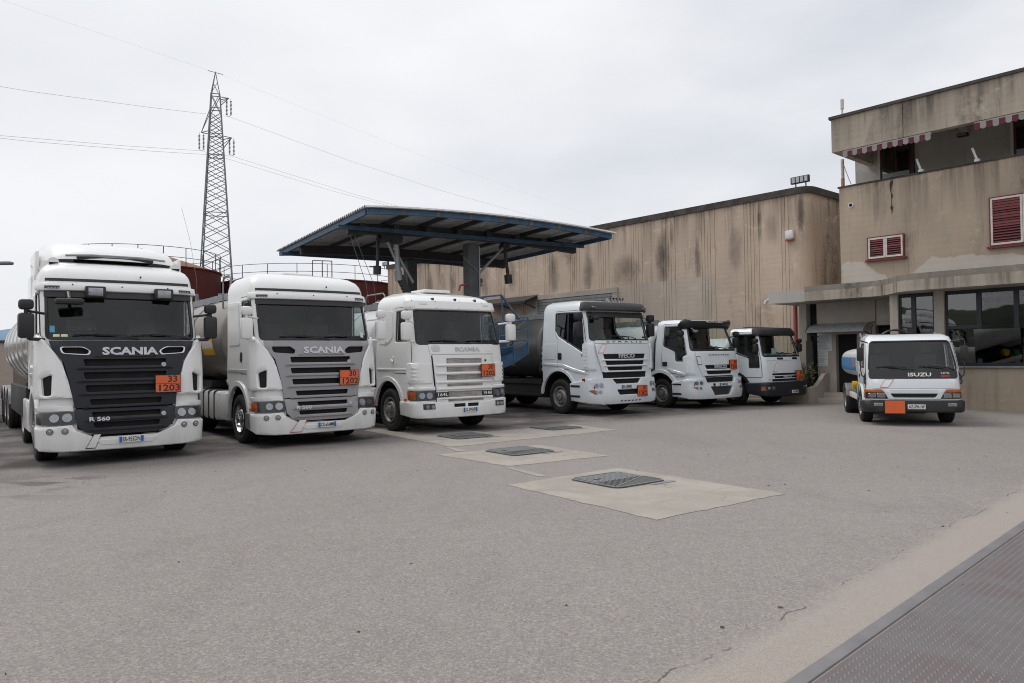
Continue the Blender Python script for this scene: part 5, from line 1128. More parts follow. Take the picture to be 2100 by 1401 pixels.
bp(B().box(23.86, 34, -4, 10.86, 8.95, 9.2), 'loggia_ceiling', 'grey_concrete', of, 0)
bp(B().box(23.54, 34.1, -4, 11.16, 9.22, 9.31), 'roof_cap', 'cap_dark', of, 0)
for v in (1.5, 4.2, 8.9): bp(B().box(23.595, 23.599, v, v + .012, 8.15, 9.22), 'joint', 'black_matte', of, 0)
bp(B().prism([(26.19, 8.94), (25.0, 8.94), (26.19, 8.5)], 'y', 7.9, 8.1), 'bracket', 'grey_concrete', of, 0)
for v0, v1, z1 in ((9.62, 10.62, 8.85), (4.9, 6.72, 8.85)):
    w = bp(B().box(26.14, 26.20, v0, v1, 7.17, z1), 'loggia_window', 'door_red', of, 0); mid = (v0 + v1) / 2
    for a, c in ((v0 + .07, mid - .03), (mid + .03, v1 - .07)): B().box(26.125, 26.135, a, c, 7.25, z1 - .07).out('pane', 'film_glass', w, 0)
    B().box(26.118, 26.123, v0 + .07, v1 - .07, 7.2, 7.72).out('curtain', 'galvanized', w, 0)
    bp(B().box(26.1, 26.2, v1, v1 + .08, 7.17, 8.94), 'window_trim', 'plaster_pale', of, 0); bp(B().box(26.1, 26.2, v0 - .08, v0, 7.17, 8.94), 'window_trim', 'door_red', of, 0)
def shutter_win(v0, v1, z0, z1, leaves, nsl, openk=()):
    w = bp(B().box(24.44, 24.50, v0, v1, z0, z1), 'window', 'black_matte', of, 0); L = (v1 - v0) / leaves; pane = None
    b = B(); e = .035
    for a, c, d, f in ((v0 - e, v1 + e, z0 - e, z0), (v0 - e, v1 + e, z1, z1 + e), (v0 - e, v0, z0, z1), (v1, v1 + e, z0, z1)): b.box(24.42, 24.5, a, c, d, f)
    b.out('frame', 'red_shutter', w, 0)
    for i in range(leaves):
        a, c = v0 + i * L, v0 + (i + 1) * L; b = B(); k = .055
        b.box(24.40, 24.44, a + .005, a + k, z0, z1); b.box(24.40, 24.44, c - k, c - .005, z0, z1); b.box(24.402, 24.438, a + k, c - k, z0, z0 + k); b.box(24.402, 24.438, a + k, c - k, z1 - k, z1); b.out('leaf_frame', 'frame_white', w, 0)
        H = (z1 - z0 - 2 * k) / nsl
        for j in range(nsl):
            z = z0 + k + (j + .5) * H; op = (i, j) in openk
            b = B(); t = .014; dz = H * (.30 if op else .48); dx = .018 if op else .008
            b.add([(24.41 - dx * .2, a + k, z - dz), (24.41 - dx * .2, c - k, z - dz), (24.41 + dx + .01, c - k, z + dz), (24.41 + dx + .01, a + k, z + dz), (24.424 - dx * .2, a + k, z - dz), (24.424 - dx * .2, c - k, z - dz), (24.424 + dx + .01, c - k, z + dz), (24.424 + dx + .01, a + k, z + dz)],
                  [(0, 1, 2, 3), (7, 6, 5, 4), (0, 4, 5, 1), (1, 5, 6, 2), (2, 6, 7, 3), (3, 7, 4, 0)])
            b.out('slat', 'red_shutter', w, 0)
    bp(B().box(24.38, 24.5, v0 - .1, v1 + .1, z0 - .09, z0 - .036), 'sill', 'red_shutter', of, 0)
shutter_win(9.30, 10.36, 4.68, 5.34, 2, 8, {(1, 0), (1, 1), (1, 2), (0, 0), (0, 2), (0, 3), (0, 5), (0, 6), (1, 5), (1, 6), (0, 1), (1, 4)})
shutter_win(5.32, 6.90, 4.70, 6.05, 2, 16, {(1, k) for k in range(6)} | {(0, 3), (1, 8), (1, 11), (0, 0)})
b = B(); b.cyl((24.47, 10.92, 6.53), (24.50, 10.92, 6.53), .085, n=16); o = bp(b, 'vent_rim', 'siren_white', of); b = B(); b.cyl((24.462, 10.92, 6.53), (24.468, 10.92, 6.53), .055, n=14); b.out('vent_hole', 'black_matte', o)
def ragged(pts, seed):
    rs = random.Random(seed); return [(a + rs.uniform(-.035, .035), c + rs.uniform(-.035, .035)) for a, c in resamp(pts, .12)]
bp(B().prism(ragged([(11.25, 3.9), (11.25, 4.62), (10.95, 4.66), (10.6, 4.62), (10.35, 4.42), (10.1, 4.22), (9.85, 4.12), (9.8, 3.9)], 1), 'x', 24.494, 24.51), 'plaster_patch', 'plaster_pale', of, 0)
bp(B().prism(ragged([(9.75, 3.9), (9.3, 3.98), (9.0, 4.12), (8.75, 4.42), (8.5, 4.55), (8.0, 4.48), (7.4, 4.5), (6.9, 4.40), (6.5, 4.42), (5.8, 4.30), (3, 4.2), (3, 3.9)], 2), 'x', 24.494, 24.51), 'plaster_patch', 'plaster_pale', of, 0)
for v, z, h in ((8.10, 5.75, .9), (8.9, 6.3, .35), (9.6, 7.1, 1.1)):
    bp(B().prism(ragged([(v, z), (v + .07, z), (v + .05, z - h), (v + .02, z - h)], int(v * 10)), 'x', 24.495, 24.51), 'plaster_run', 'pale_concrete' if v < 9 else 'cap_dark', of, 0)
# curved porch slab: a lower board-marked band and a darker upper lip
path = [(23.7, 12.18), (23.7, 10.2), (23.66, 9.9), (23.52, 9.6), (23.25, 9.3), (22.9, 9.02), (22.62, 8.78), (22.46, 8.5), (22.4, 8.15), (22.4, -4)]
def band(off, z0, z1): 
    pp = [(u + off, v) for u, v in path]; return B().prism(pp + [(27, -4), (27, 12.18)], 'z', z0, z1)
bp(band(0, 3.41, 3.72), 'porch_slab', 'board_concrete', of, 0); bp(band(.045, 3.725, 3.90), 'porch_lip', 'lip_concrete', of, 0)
bp(B().box(23.72, 27, 12.19, 13.5, 3.40, 3.80), 'porch_slab_end', 'grey_concrete', of, 0)
# ground floor: base wall, sill, piers, glazing
bp(B().box(23.5, 23.8, -4, 9.36, -.05, 1.20), 'base_wall', 'base_render', of, 0); bp(B().box(23.42, 23.8, -4, 9.30, 1.205, 1.25), 'sill', 'galvanized', of, 0)
for v0, v1 in ((7.86, 8.13), (9.13, 9.36)): bp(B().box(23.46, 23.8, v0, v1, 1.255, 3.43), 'pier', 'pale_concrete', of, 0)
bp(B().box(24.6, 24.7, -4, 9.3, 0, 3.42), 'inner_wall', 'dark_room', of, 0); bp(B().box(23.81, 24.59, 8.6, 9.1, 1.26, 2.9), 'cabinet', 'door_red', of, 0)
def glazed(v0, v1, cols, trans, tilt=None):
    f = .06; w = bp(B().box(23.56, 23.62, v0, v1, 3.30, 3.43), 'window', 'navy_frame', of, 0); b = B()
    b.box(23.55, 23.63, v0, v1, 1.255, 1.255 + f * 1.4); b.box(23.551, 23.629, v0, v0 + f, 1.34, 3.3); b.box(23.551, 23.629, v1 - f, v1, 1.34, 3.3)
    for c in cols: b.box(23.545, 23.635, c - f, c + f, 1.34, 3.3)
    cs = [v0 + f] + [q for c in cols for q in (c - f, c + f)] + [v1 - f]
    for i in range(0, len(cs), 2):
        if trans: b.box(23.552, 23.628, cs[i], cs[i + 1], trans - f * .8, trans + f * .8)
    b.out('frame', 'navy_frame', w, 0)
    for i in range(0, len(cs), 2):
        for j, (z0, z1) in enumerate(((1.34, trans - .05), (trans + .05, 3.3)) if trans else ((1.34, 3.3),)):
            p = B()
            if (i // 2, j) == tilt:   # sash tilted open
                q = B(); dt = .13; 
                def tb(q, a, c, d, e, th): q.add([(23.56 + th0, y, z) for th0, y, z in [(-.0, a, d), (-.0, c, d), (-dt * (e - z0) / (z1 - z0), c, e), (-dt * (e - z0) / (z1 - z0), a, e)]] + [(23.56 + th + th0, y, z) for th0, y, z in [(-.0, a, d), (-.0, c, d), (-dt * (e - z0) / (z1 - z0), c, e), (-dt * (e - z0) / (z1 - z0), a, e)]], [(0, 1, 2, 3), (7, 6, 5, 4), (0, 4, 5, 1), (1, 5, 6, 2), (2, 6, 7, 3), (3, 7, 4, 0)])
                a, c = cs[i], cs[i + 1]; tb(p, a + .05, c - .05, z0, z1 - .03, .006); p.out('pane', 'film_glass', w, 0); continue
            p.box(23.585, 23.591, cs[i] - .01, cs[i + 1] + .01, z0 - .01, z1 + .01).out('pane', 'film_glass', w, 0)
glazed(8.13, 9.13, [8.72], None); glazed(4.0, 7.86, [7.0, 6.1, 5.1], 2.36, (1, 0)); glazed(-3, 3.9, [1, 2.4], 2.36)
# entrance wall, door, awning frame
bp(B().box(25.2, 25.45, 10.53, 11.14, -.05, 3.42), 'entrance_wall', 'pale_concrete', of, 0); bp(B().box(25.2, 25.45, 11.86, 12.52, -.05, 3.42), 'entrance_wall', 'pale_concrete', of, 0)
bp(B().box(25.2, 25.45, 11.14, 11.86, 2.3, 3.42), 'entrance_wall', 'grey_concrete', of, 0); bp(B().box(25.2, 25.45, 9.3, 10.53, 2.56, 3.42), 'entrance_wall', 'grey_concrete', of, 0); bp(B().box(25.2, 25.45, 9.3, 10.53, -.05, 2.24), 'entrance_wall', 'pale_concrete', of, 0)
bp(B().box(25.1, 25.45, 9.62, 9.9, -.05, 3.42), 'pier', 'pale_concrete', of, 0); bp(B().box(25.14, 25.199, 10.5, 10.75, -.05, 3.42), 'pier', 'pale_concrete', of, 0); bp(B().box(25.12, 25.2, 10.05, 10.52, 2.17, 2.24), 'sill', 'pale_concrete', of, 0)
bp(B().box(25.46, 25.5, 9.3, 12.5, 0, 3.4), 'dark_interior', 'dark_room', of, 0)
d = bp(B().box(25.40, 25.44, 11.14, 11.86, .34, 2.3), 'door', 'black_matte', of, 0)  # black panel paints in the dark of the open doorway
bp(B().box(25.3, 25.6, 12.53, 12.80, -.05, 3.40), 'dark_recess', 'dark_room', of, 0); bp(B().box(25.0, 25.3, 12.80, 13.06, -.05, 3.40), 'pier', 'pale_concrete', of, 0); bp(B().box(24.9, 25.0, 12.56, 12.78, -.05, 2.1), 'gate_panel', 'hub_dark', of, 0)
# ground floor steps
bp(B().box(24.3, 25.2, 10.9, 12.24, 0, .15), 'step', 'pale_concrete', of, 0); bp(B().box(24.75, 25.2, 10.95, 12.2, .15, .32), 'step', 'pale_concrete', of, 0)

def awning(label, v0, v1):
    t = bthing('awning', label, 'awning', 23.62, (v0 + v1) / 2, 'striped awnings under the roof edge'); n = int(round((v1 - v0) / .155)); w = (v1 - v0) / n
    bp(B().box(23.64, 23.72, v0, v1, 8.08, 8.148, .01), 'roller', 'frame_white', t)
    rs = random.Random(int(v0 * 7))
    for k in range(n):
        a = v0 + k * w; dz = rs.uniform(-.015, .01); sl = [(a, 8.10), (a + w, 8.10)] + [(a + w - w * q / 6, 7.95 + dz - .04 * math.sin(math.pi * q / 6)) for q in range(7)]
        b = B(); b.prism(sl, 'x', 23.606 + .006 * (k % 2), 23.616 + .006 * (k % 2)); bp(b, 'stripe', 'awning_red' if k % 2 else 'awning_white', t, 0)
awning('rolled red and white striped awning at the left end of the roof edge', 8.15, 10.75); awning('rolled red and white striped awning at the right end of the roof edge', 3.0, 7.02)
t = bthing('post', 'peeling white post standing on the loggia ledge at the building corner', 'post', 24.0, 11.0); b = B(); b.cyl((24.65, 11.24, 7.2), (24.65, 11.24, 8.14), .055, n=10); bp(b, 'tube', 'frame_white', t); b = B(); b.cyl((24.65, 11.24, 7.2), (24.65, 11.24, 7.5), .058, n=10); b.tube([(24.6, 11.2, 8.0), (24.5, 11.0, 7.5), (24.5, 10.9, 7.22)], .012, 5); bp(b, 'rusty_foot', 'rust_pink', t)
t = bthing('antenna', 'short white antenna mast on the office roof corner', 'antenna', 24.2, 11.0); b = B(); b.cyl((24.2, 11.0, 9.3), (24.2, 11.0, 9.72), .03, n=8); b.cyl((24.2, 11.0, 9.68), (24.2, 11.0, 10.0), .055, n=10); bp(b, 'mast', 'frame_white', t)
for v, lb in ((8.74, 'white awning arm tilted on the ledge, nearer the loggia door'), (7.21, 'white awning arm tilted on the ledge, further to the right')):
    t = bthing('awning_bracket', lb, 'bracket', 24.5, v, 'white awning arms on the ledge'); b = B(); b.box(24.42, 24.55, v - .07, v + .07, 7.2, 7.27); b.bar((24.48, v, 7.25), (24.48, v + .12, 7.62), .06); bp(b, 'arm', 'siren_white', t)
t = bthing('wall_lamp', 'dark wall lamp under the loggia ceiling', 'lamp', 26.1, 8.08); bp(B().box(26.05, 26.2, 7.92, 8.24, 8.44, 8.56, .03), 'housing', 'black_plastic', t); bp(B().box(26.035, 26.052, 7.96, 8.2, 8.46, 8.54), 'lens', 'lens', t)

t = bthing('door_canopy', 'curved cloudy plastic canopy over the office entrance', 'canopy', 25.2, 11.4)
A = np.linspace(R(90), R(8), 11); pr = [(25.19 - .92 * math.cos(a), 2.32 + .36 * math.sin(a)) for a in A]; pr2 = [(u + .008, z - .012) for u, z in pr]
bp(B().prism(pr + pr2[::-1], 'y', 10.5, 12.5), 'curved_sheet', 'polycarbonate', t)
for v in (10.52, 12.48): b = B(); b.tube([(25.18, v, 2.25), (24.8, v, 2.27), (24.4, v, 2.36)], .02, 6); b.tube([(u, v, z) for u, z in pr], .014, 5); b.tube([(25.18, v, 2.05), (24.9, v, 2.2), (24.85, v, 2.5), (25.0, v, 2.56)], .012, 5); bp(b, 'bracket', 'black_plastic', t)
for (a, c, d, e), lb in (((12.0, 12.50, 1.73, 2.34), 'large printed notice sheet on the wall left of the office door'), ((12.14, 12.48, 1.22, 1.72), 'smaller printed notice sheet below the larger one beside the office door')):
    t = bthing('notice', lb, 'notice', 25.2, (a + c) / 2, 'paper notices by the door'); o = bp(B().box(25.185, 25.199, a, c, d, e), 'sheet', 'paper', t, 0); rs = random.Random(int(d * 100)); b = B(); z = e - .05
    while z > d + .04:
        L = (c - a - .06) * rs.uniform(.55, 1); b.box(25.183, 25.1845, c - .03 - L, c - .03, z, z + .008); z -= .028 if rs.random() < .8 else .06
    bp(b, 'print', 'ink', t, 0)
pl = bthing('planter', 'low concrete planter with sloping wing wall beside the office steps', 'planter', 24.4, 12.6)
b = B(); b.box(23.95, 24.1, 12.25, 13.3, 0, .5); b.box(24.1, 25.15, 13.15, 13.3, 0, .5); bp(b, 'wall', 'base_render', pl, 0)
bp(B().prism([(23.95, 0), (25.18, 0), (25.18, .98), (24.9, .95), (24.3, .56), (23.95, .52)], 'y', 12.10, 12.248), 'wing_wall', 'pale_concrete', pl, 0); bp(B().box(24.1, 25.15, 12.25, 13.15, .3, .42), 'soil', 'soil', pl, 0)
sh = bthing('shrub', 'leafy yellow-green shrub growing in the planter beside the steps', 'shrub', 24.5, 12.6); rs = random.Random(4)
b = B(); c = B()
for k in range(46):
    u0, v0 = 24.12 + rs.random() * .8, 12.28 + rs.random() * .75; hh = rs.uniform(.45, 1.0); du, dv = rs.uniform(-.45, .1), rs.uniform(-.4, .3); pts = [(u0 + du * q * q, v0 + dv * q * q, .4 + hh * q) for q in np.linspace(0, 1, 5)]; b.tube(pts, .006, 4)
    for m in range(34):
        q = rs.uniform(.15, 1); x, y, z = u0 + du * q * q, v0 + dv * q * q, .4 + hh * q; a = rs.uniform(0, 6.28); L = rs.uniform(.05, .11); w = L * .3; e1 = Vector((math.cos(a), math.sin(a), rs.uniform(-.4, .7))).normalized(); e2 = e1.cross(Vector((rs.uniform(-.3, .3), rs.uniform(-.3, .3), 1))).normalized(); p = Vector((x, y, z))
        c.add([p, p + e1 * L * .5 + e2 * w, p + e1 * L, p + e1 * L * .5 - e2 * w], [(0, 1, 2, 3)])
bp(b, 'stems', 'soil', sh, 0); bp(c, 'foliage', 'leaf', sh, 0, recalc=False, kind='stuff')

# ================================================================ loading canopy
CA = 31.6
cn = thing('loading_canopy', 'blue edged loading canopy with an arched corrugated roof on two grey columns', 'canopy', (-4.27, 22.0, 0), CA)
LX, LY = 9.3, 10.1
def arch(x): return 6.02 + .17 * (1 - ((x - LX / 2) / (LX / 2)) ** 2) - .008 * x
b = B(); nx = 18; ys = []; k = 0
for i in range(-1, int(LY / .2) + 1):
    y = i * .2; ys += [(y, .0), (y + .05, .06), (y + .11, .06), (y + .16, .0)]
for i in range(nx + 1):
    x = -.12 + (LX + .24) * i / nx; b.v += [(x, y, arch(x) + .16 + dz) for y, dz in ys]
m = len(ys); b.f = [(i * m + j, (i + 1) * m + j, (i + 1) * m + j + 1, i * m + j + 1) for i in range(nx) for j in range(m - 1)]; b.m = [0] * len(b.f)
b.out('roof_sheets', 'sheet_metal', cn, 20, recalc=False)
def curved_beam(y, w, h, name, mat, dz=0, x0=0, x1=LX):
    b = B(); n = 20; vs = []
    for i in range(n + 1):
        x = x0 + (x1 - x0) * i / n; z = arch(x) + .15 + dz; vs += [(x, y - w / 2, z - h), (x, y + w / 2, z - h), (x, y + w / 2, z), (x, y - w / 2, z)]
    fs = [(i * 4 + j, i * 4 + (j + 1) % 4, (i + 1) * 4 + (j + 1) % 4, (i + 1) * 4 + j) for i in range(n) for j in range(4)] + [(0, 3, 2, 1), (n * 4, n * 4 + 1, n * 4 + 2, n * 4 + 3)]
    b.add(vs, fs); return b.out(name, mat, cn, 20)
for y in (0.0, LY): 
    o = curved_beam(y, .10, .17, 'edge_beam', 'blue_steel')
    for i in range(1, 8):
        x = LX * i / 8; B().box(x - .05, x + .05, y - .056, y + .056, arch(x) - .01, arch(x) + .14).out('splice_plate', 'rusty_patch', o, 0)
for x in (0, LX): B().bar((x, .05, arch(x) + .05), (x, LY - .05, arch(x) + .05), .08, .16).out('edge_beam', 'blue_steel', cn, 0)
for y in (2.1, 7.4): curved_beam(y, .22, .34, 'main_girder', 'beam_dark', -.12, .1, LX - .1)
for x in np.linspace(1.35, LX - 1.35, 6): B().bar((x, .06, arch(x) + .03), (x, LY - .06, arch(x) + .03), .09, .13).out('purlin', 'beam_dark', cn, 0)
for y in (1.75, 8.6):
    b = B(); z = 5.84; b.box(-.3, LX + .1, y - .05, y + .05, z + .08, z + .10); b.box(-.3, LX + .1, y - .05, y + .05, z - .02, z); b.box(-.3, LX + .1, y - .015, y + .015, z, z + .08); o = b.out('hanging_rail', 'blue_steel', cn, 0)
    for x in np.linspace(.5, LX - .6, 8): B().box(x - .10, x + .10, y - .05, y + .05, z + .10, arch(x) + .0).out('hanger', 'beam_dark', o, 0)
for y in (2.1, 7.4):
    x = LX / 2; b = B(); b.box(x - .21, x + .21, y - .21, y - .17, 0, arch(x) - .45); b.box(x - .21, x + .21, y + .17, y + .21, 0, arch(x) - .45); b.box(x - .03, x + .03, y - .17, y + .17, 0, arch(x) - .45); b.box(x - .205, x - .17, y - .17, y + .17, 0, arch(x) - .45)
    b.box(x - .35, x + .35, y - .35, y + .35, 0, .04); b.out('column', 'column_steel', cn, 0)
def cl(*p): return p
a1 = thing('loading_boom', 'grey jointed loading arm hanging in a triangle at the left canopy rail', 'loading boom', cn.location, CA, 'loading arms under the canopy')
b = B(); b.cyl((1.84, 2.2, 5.75), (1.92, 2.2, 4.45), .09, n=12); b.cyl((1.46, 2.2, 5.75), (2.02, 2.2, 4.55), .05, n=8); b.cyl((1.75, 2.2, 5.4), (2.45, 2.2, 4.25), .055, n=8); b.cyl((1.9, 2.2, 4.62), (1.94, 2.2, 4.3), .13, n=12); b.out('arm_pipe', 'arm_steel', a1)
for p in ((1.46, 2.2, 5.75), (1.84, 2.2, 5.70)): B().cyl((p[0], p[1] - .15, p[2]), (p[0], p[1] + .15, p[2]), .20, n=14).out('swivel_joint', 'black_plastic', a1)
b = B()
for q in range(6): b.cyl((1.98 + q * .055, 2.12, 4.42 - q * .11), (1.98 + q * .055, 2.3, 4.40 - q * .11), .11, n=10)
b.out('elbow_joint', 'black_plastic', a1); b = B(); b.tube([(1.46, 2.2, 5.75), (1.25, 2.2, 5.85), (1.18, 2.2, 5.6), (1.2, 2.2, 5.2)], .06, 8); b.out('bent_pipe', 'black_plastic', a1)
b = B(); b.cyl((1.2, 2.2, 5.4), (1.17, 2.2, 4.7), .055, n=10); b.cyl((1.17, 2.2, 4.75), (1.16, 2.2, 4.48), .13, n=12); b.bar((.9, 2.2, 4.72), (1.2, 2.2, 4.72), .04); b.out('drop_pipe', 'black_plastic', a1)
a2 = thing('loading_boom', 'loading arm braced from the right canopy column with a hanging black pipe', 'loading boom', cn.location, CA, 'loading arms under the canopy')
b = B(); b.cyl((4.9, 2.0, 4.66), (5.94, 2.0, 5.66), .05, n=8); b.cyl((4.85, 1.86, 3.9), (4.85, 1.86, 5.6), .03, n=8); b.tube([(4.2, 1.85, 5.2), (4.9, 1.85, 4.6), (4.9, 1.85, 4.2)], .012, 5); b.out('arm_pipe', 'arm_steel', a2)
b = B(); b.cyl((6.03, 2.1, 5.75), (6.18, 2.1, 4.6), .06, n=10); b.cyl((6.17, 2.1, 4.68), (6.2, 2.1, 4.36), .14, n=12); b.cyl((6.03, 1.95, 5.7), (6.03, 2.25, 5.7), .15, n=12); b.out('drop_pipe', 'black_plastic', a2)
b = B(); b.tube([(4.1, 2.0, 4.02), (4.15, 2.0, 4.2), (4.3, 2.0, 4.24), (4.85, 2.0, 4.2)], .035, 8); b.cyl((4.55, 2.0, 3.92), (4.95, 2.0, 4.3), .10, n=10); b.out('hose_coupling', 'red_pipe', a2); b = B(); b.cyl((4.72, 2.0, 4.4), (5.0, 2.0, 4.4), .09, n=10); b.cyl((4.85, 2.0, 4.15), (4.85, 2.0, 4.6), .07, n=10); b.out('valve', 'black_plastic', a2)
for p, q in (((.9, 3.5), 'thin grey pull cord hanging from the left of the canopy, nearer one'), ((.6, 3.2), 'thin grey pull cord hanging from the left of the canopy, farther one')):
    t = thing('pull_cord', q, 'cord', cn.location, CA, 'pull cords under the canopy'); b = B(); b.tube([(p[0] * .6, 2.0 + p[1] * .2, 5.9), (p[0] + .5, 2.4 + p[1] * .2, 4.2), (p[0] + .6, 2.5 + p[1] * .2, 3.6)], .012, 4); b.out('cord', 'galvanized', t)

# blue folding gangway between the third and fourth lorries
gw = thing('gangway', 'blue curved loading gangway with hand rails between the third and fourth trucks', 'gangway', (-.35, 22.3, 0), CA)
b = B(); A = np.linspace(0, 1, 9)
def gz(q): return 1.35 + .42 * q ** 1.6
for y in (-.45, .45):
    pts = [(-.3 + 1.0 * q, y, gz(q)) for q in A]; top = [(-.3 + 1.0 * q, y, gz(q) + .34) for q in A]; n = len(A)
    b.add(pts + top + [(p[0], p[1] + .03, p[2]) for p in pts] + [(p[0], p[1] + .03, p[2]) for p in top], [(i, i + 1, n + i + 1, n + i) for i in range(n - 1)] + [(2 * n + i, 3 * n + i, 3 * n + i + 1, 2 * n + i + 1) for i in range(n - 1)])
fl = [(-.3 + 1.0 * q, y, gz(q) + .02) for q in A for y in (-.45, .45)]; b.add(fl, [(2 * i, 2 * i + 1, 2 * i + 3, 2 * i + 2) for i in range(len(A) - 1)]); b.out('gangway_floor', 'blue_sheet', gw)
b = B(); b.prism([(-.3, 1.75), (.2, 1.85), (.05, 2.35), (-.3, 2.5)], 'y', -.1, .1); b.out('hinge_plate', 'blue_sheet', gw)
b = B()
for k, h in enumerate((.62, .98, 1.32)): 
    for y in (-.45, .45): b.tube([(-.3 + 1.0 * q, y, gz(q) * .55 + .58 + h) for q in A], .018, 6)
    b.tube([(.7, -.45, gz(1) * .55 + .58 + h), (.7, .45, gz(1) * .55 + .58 + h)], .018, 6)
for q in (0, .5, 1): 
    for y in (-.45, .45): b.bar((-.3 + q, y, gz(q)), (-.3 + q, y, gz(q) * .55 + 1.9), .03)
b.out('hand_rail', 'blue_steel', gw); b = B(); b.bar((.05, 0, 3.55), (.75, 0, 2.75), .05); b.bar((.05, 0, 3.55), (.2, 0, 1.9), .04); b.bar((-.75, 0, 3.45), (.05, 0, 3.55), .05); b.out('strut', 'blue_steel', gw)
b = B(); b.box(-.42, -.30, -.45, .45, 0, 1.5); b.box(-.9, -.8, -.45, .45, 0, 3.45); b.bar((-.85, 0, 1.45), (-.3, 0, 1.45), .8, .06); b.out('support_frame', 'blue_steel', gw)

# ================================================================ storage tanks, pylon, far left
def big_tank(label, c, r, h, cone, rail, n=56, ladder=None):
    t = thing('storage_tank', label, 'storage tank', (*c, 0), 0, 'rust red storage tanks'); b = B(); b.lathe([(r, 0), (r, h), (r + .06, h), (r + .06, h + .08), (r, h + .08)], ax='z', n=n); b.out('shell', 'tank_red', t)
    b = B(); b.lathe([(r + .02, h + .08), (0, h + .08 + cone)], ax='z', n=n); b.out('roof', 'tank_roof_rust', t)
    for k in range(1, 4): b = B(); b.lathe([(r + .005, h * k / 4 - .02), (r + .02, h * k / 4), (r + .005, h * k / 4 + .02)], ax='z', n=n); b.out('seam', 'tank_red', t)
    b = B(); m = 22
    for i in range(m):
        a = 2 * math.pi * i / m; b.bar((r * math.cos(a), r * math.sin(a), h), (r * math.cos(a), r * math.sin(a), h + rail), .035)
    for q in (.5, 1): b.tube([(r * math.cos(a), r * math.sin(a), h + rail * q) for a in np.linspace(0, 2 * math.pi, 61)], .018, 5)
    b.out('guard_rail', 'hub_dark', t)
    if ladder is not None:
        x, y = (r + .3) * math.cos(ladder), (r + .3) * math.sin(ladder); tx, ty = -math.sin(ladder), math.cos(ladder); b = B()
        for s in (-.3, .3): b.bar((x + tx * s, y + ty * s, 0), (x + tx * s, y + ty * s, h + 1.15), .05)
        for k in range(24): b.bar((x - tx * .3, y - ty * .3, .3 + k * .28), (x + tx * .3, y + ty * .3, .3 + k * .28), .03)
        b.bar((x - tx * .3, y - ty * .3, h + 1.15), (x + tx * .3, y + ty * .3, h + 1.15), .05); b.bar((x - tx * .9, y - ty * .9, h + 1.15), (x - tx * .3, y - ty * .3, h + 1.15), .04); b.bar((x - tx * .9, y - ty * .9, h), (x - tx * .9, y - ty * .9, h + 1.15), .04); b.out('ladder', 'tank_red', t)
    return t
big_tank('rust red storage tank with a conical roof behind the first truck', (-22.9, 45.8), 4.6, 7.15, 1.5, 1.15)
big_tank('wide rust red storage tank with a ladder behind the second and third trucks', (-14.4, 53.0), 6.5, 6.75, .5, 1.0, ladder=R(-66))
t = thing('whip_aerial', 'thin grey whip aerial standing beside the first storage tank', 'aerial', (-17.0, 40, 0)); b = B(); b.tube([(.0, 0, 0), (0, 0, 6.0), (-.35, 0, 8.2), (-.8, 0, 10.0)], .008, 4); b.cyl((0, 0, 4.6), (0, 0, 5.3), .1, n=8); b.out('rod', 'galvanized', t)  # slender aerial rod, carries no lamp

py = thing('pylon', 'tall grey lattice electricity pylon rising behind the storage tanks', 'pylon', (-41.4, 104, 0), 19)
def hw(z): return (5.55 - z * (4.4 / 39.2)) / 2
cs4 = [(-1, -1), (1, -1), (1, 1), (-1, 1)]
for sx, sy in cs4: b = B(); b.bar((sx * hw(0), sy * hw(0), 0), (sx * hw(39.2), sy * hw(39.2), 39.2), .17); b.bar((sx * hw(39.2), sy * hw(39.2), 39.2), (0, 0, 42.5), .11); b.out('leg', 'pylon_steel', py, 0)
zl = [0]; 
while zl[-1] < 37.5: zl.append(zl[-1] + max(1.15, hw(zl[-1]) * 1.05))
zl[-1] = 39.2; b = B()
for z0, z1 in zip(zl, zl[1:]):
    for i in range(4):
        (ax, ay), (bx, by) = cs4[i], cs4[(i + 1) % 4]; p = lambda s, z: (s[0] * hw(z), s[1] * hw(z), z)
        b.bar(p((ax, ay), z0), p((bx, by), z1), .085); b.bar(p((bx, by), z0), p((ax, ay), z1), .085)
for z in (22.3, 30.5, 33.5, 37.2, 39.2):
    for i in range(4): (ax, ay), (bx, by) = cs4[i], cs4[(i + 1) % 4]; b.bar((ax * hw(z), ay * hw(z), z), (bx * hw(z), by * hw(z), z), .1)
for i in range(4): (ax, ay), (bx, by) = cs4[i], cs4[(i + 1) % 4]; z0, z1 = 39.2, 40.9; b.bar((ax * .575, ay * .575, z0), (bx * .28, by * .28, z1), .07)
b.bar((-1.0, -.2, 42.5), (1.0, .2, 42.3), .06); b.out('bracing', 'pylon_steel', py, 0, kind='stuff')
arms = [((1.75, -.3), 38.8, 38.0), ((-1.9, .3), 33.8, 37.0), ((2.1, -.3), 33.2, 32.0)]; tips = []
for (ax, ay), z, zb in arms:
    s = 1 if ax > 0 else -1; b = B()
    for sy in (-1, 1): b.bar((s * hw(z), sy * hw(z), z), (ax, ay, z), .09); b.bar((s * hw(zb), sy * hw(zb), zb), (ax, ay, z), .08)
    b.out('cross_arm', 'pylon_steel', py, 0); tips.append((ax, ay, z))
    for dx in (-.28, .28):
        q = B(); q.bar((ax + dx * .6, ay, z), (ax + dx, ay, z - .25), .04); q.cyl((ax + dx, ay, z - .2), (ax + dx, ay, z - 2.4), .03, n=6)
        for k in range(11): q.lathe([(.0, z - .35 - k * .19), (.15, z - .42 - k * .19), (.13, z - .46 - k * .19), (0, z - .44 - k * .19)], (ax + dx, ay, 0), 'z', 10)
        q.bar((ax + dx, ay, z - 2.4), (ax, ay, z - 2.6), .04); q.out('insulator', 'insulator', py)
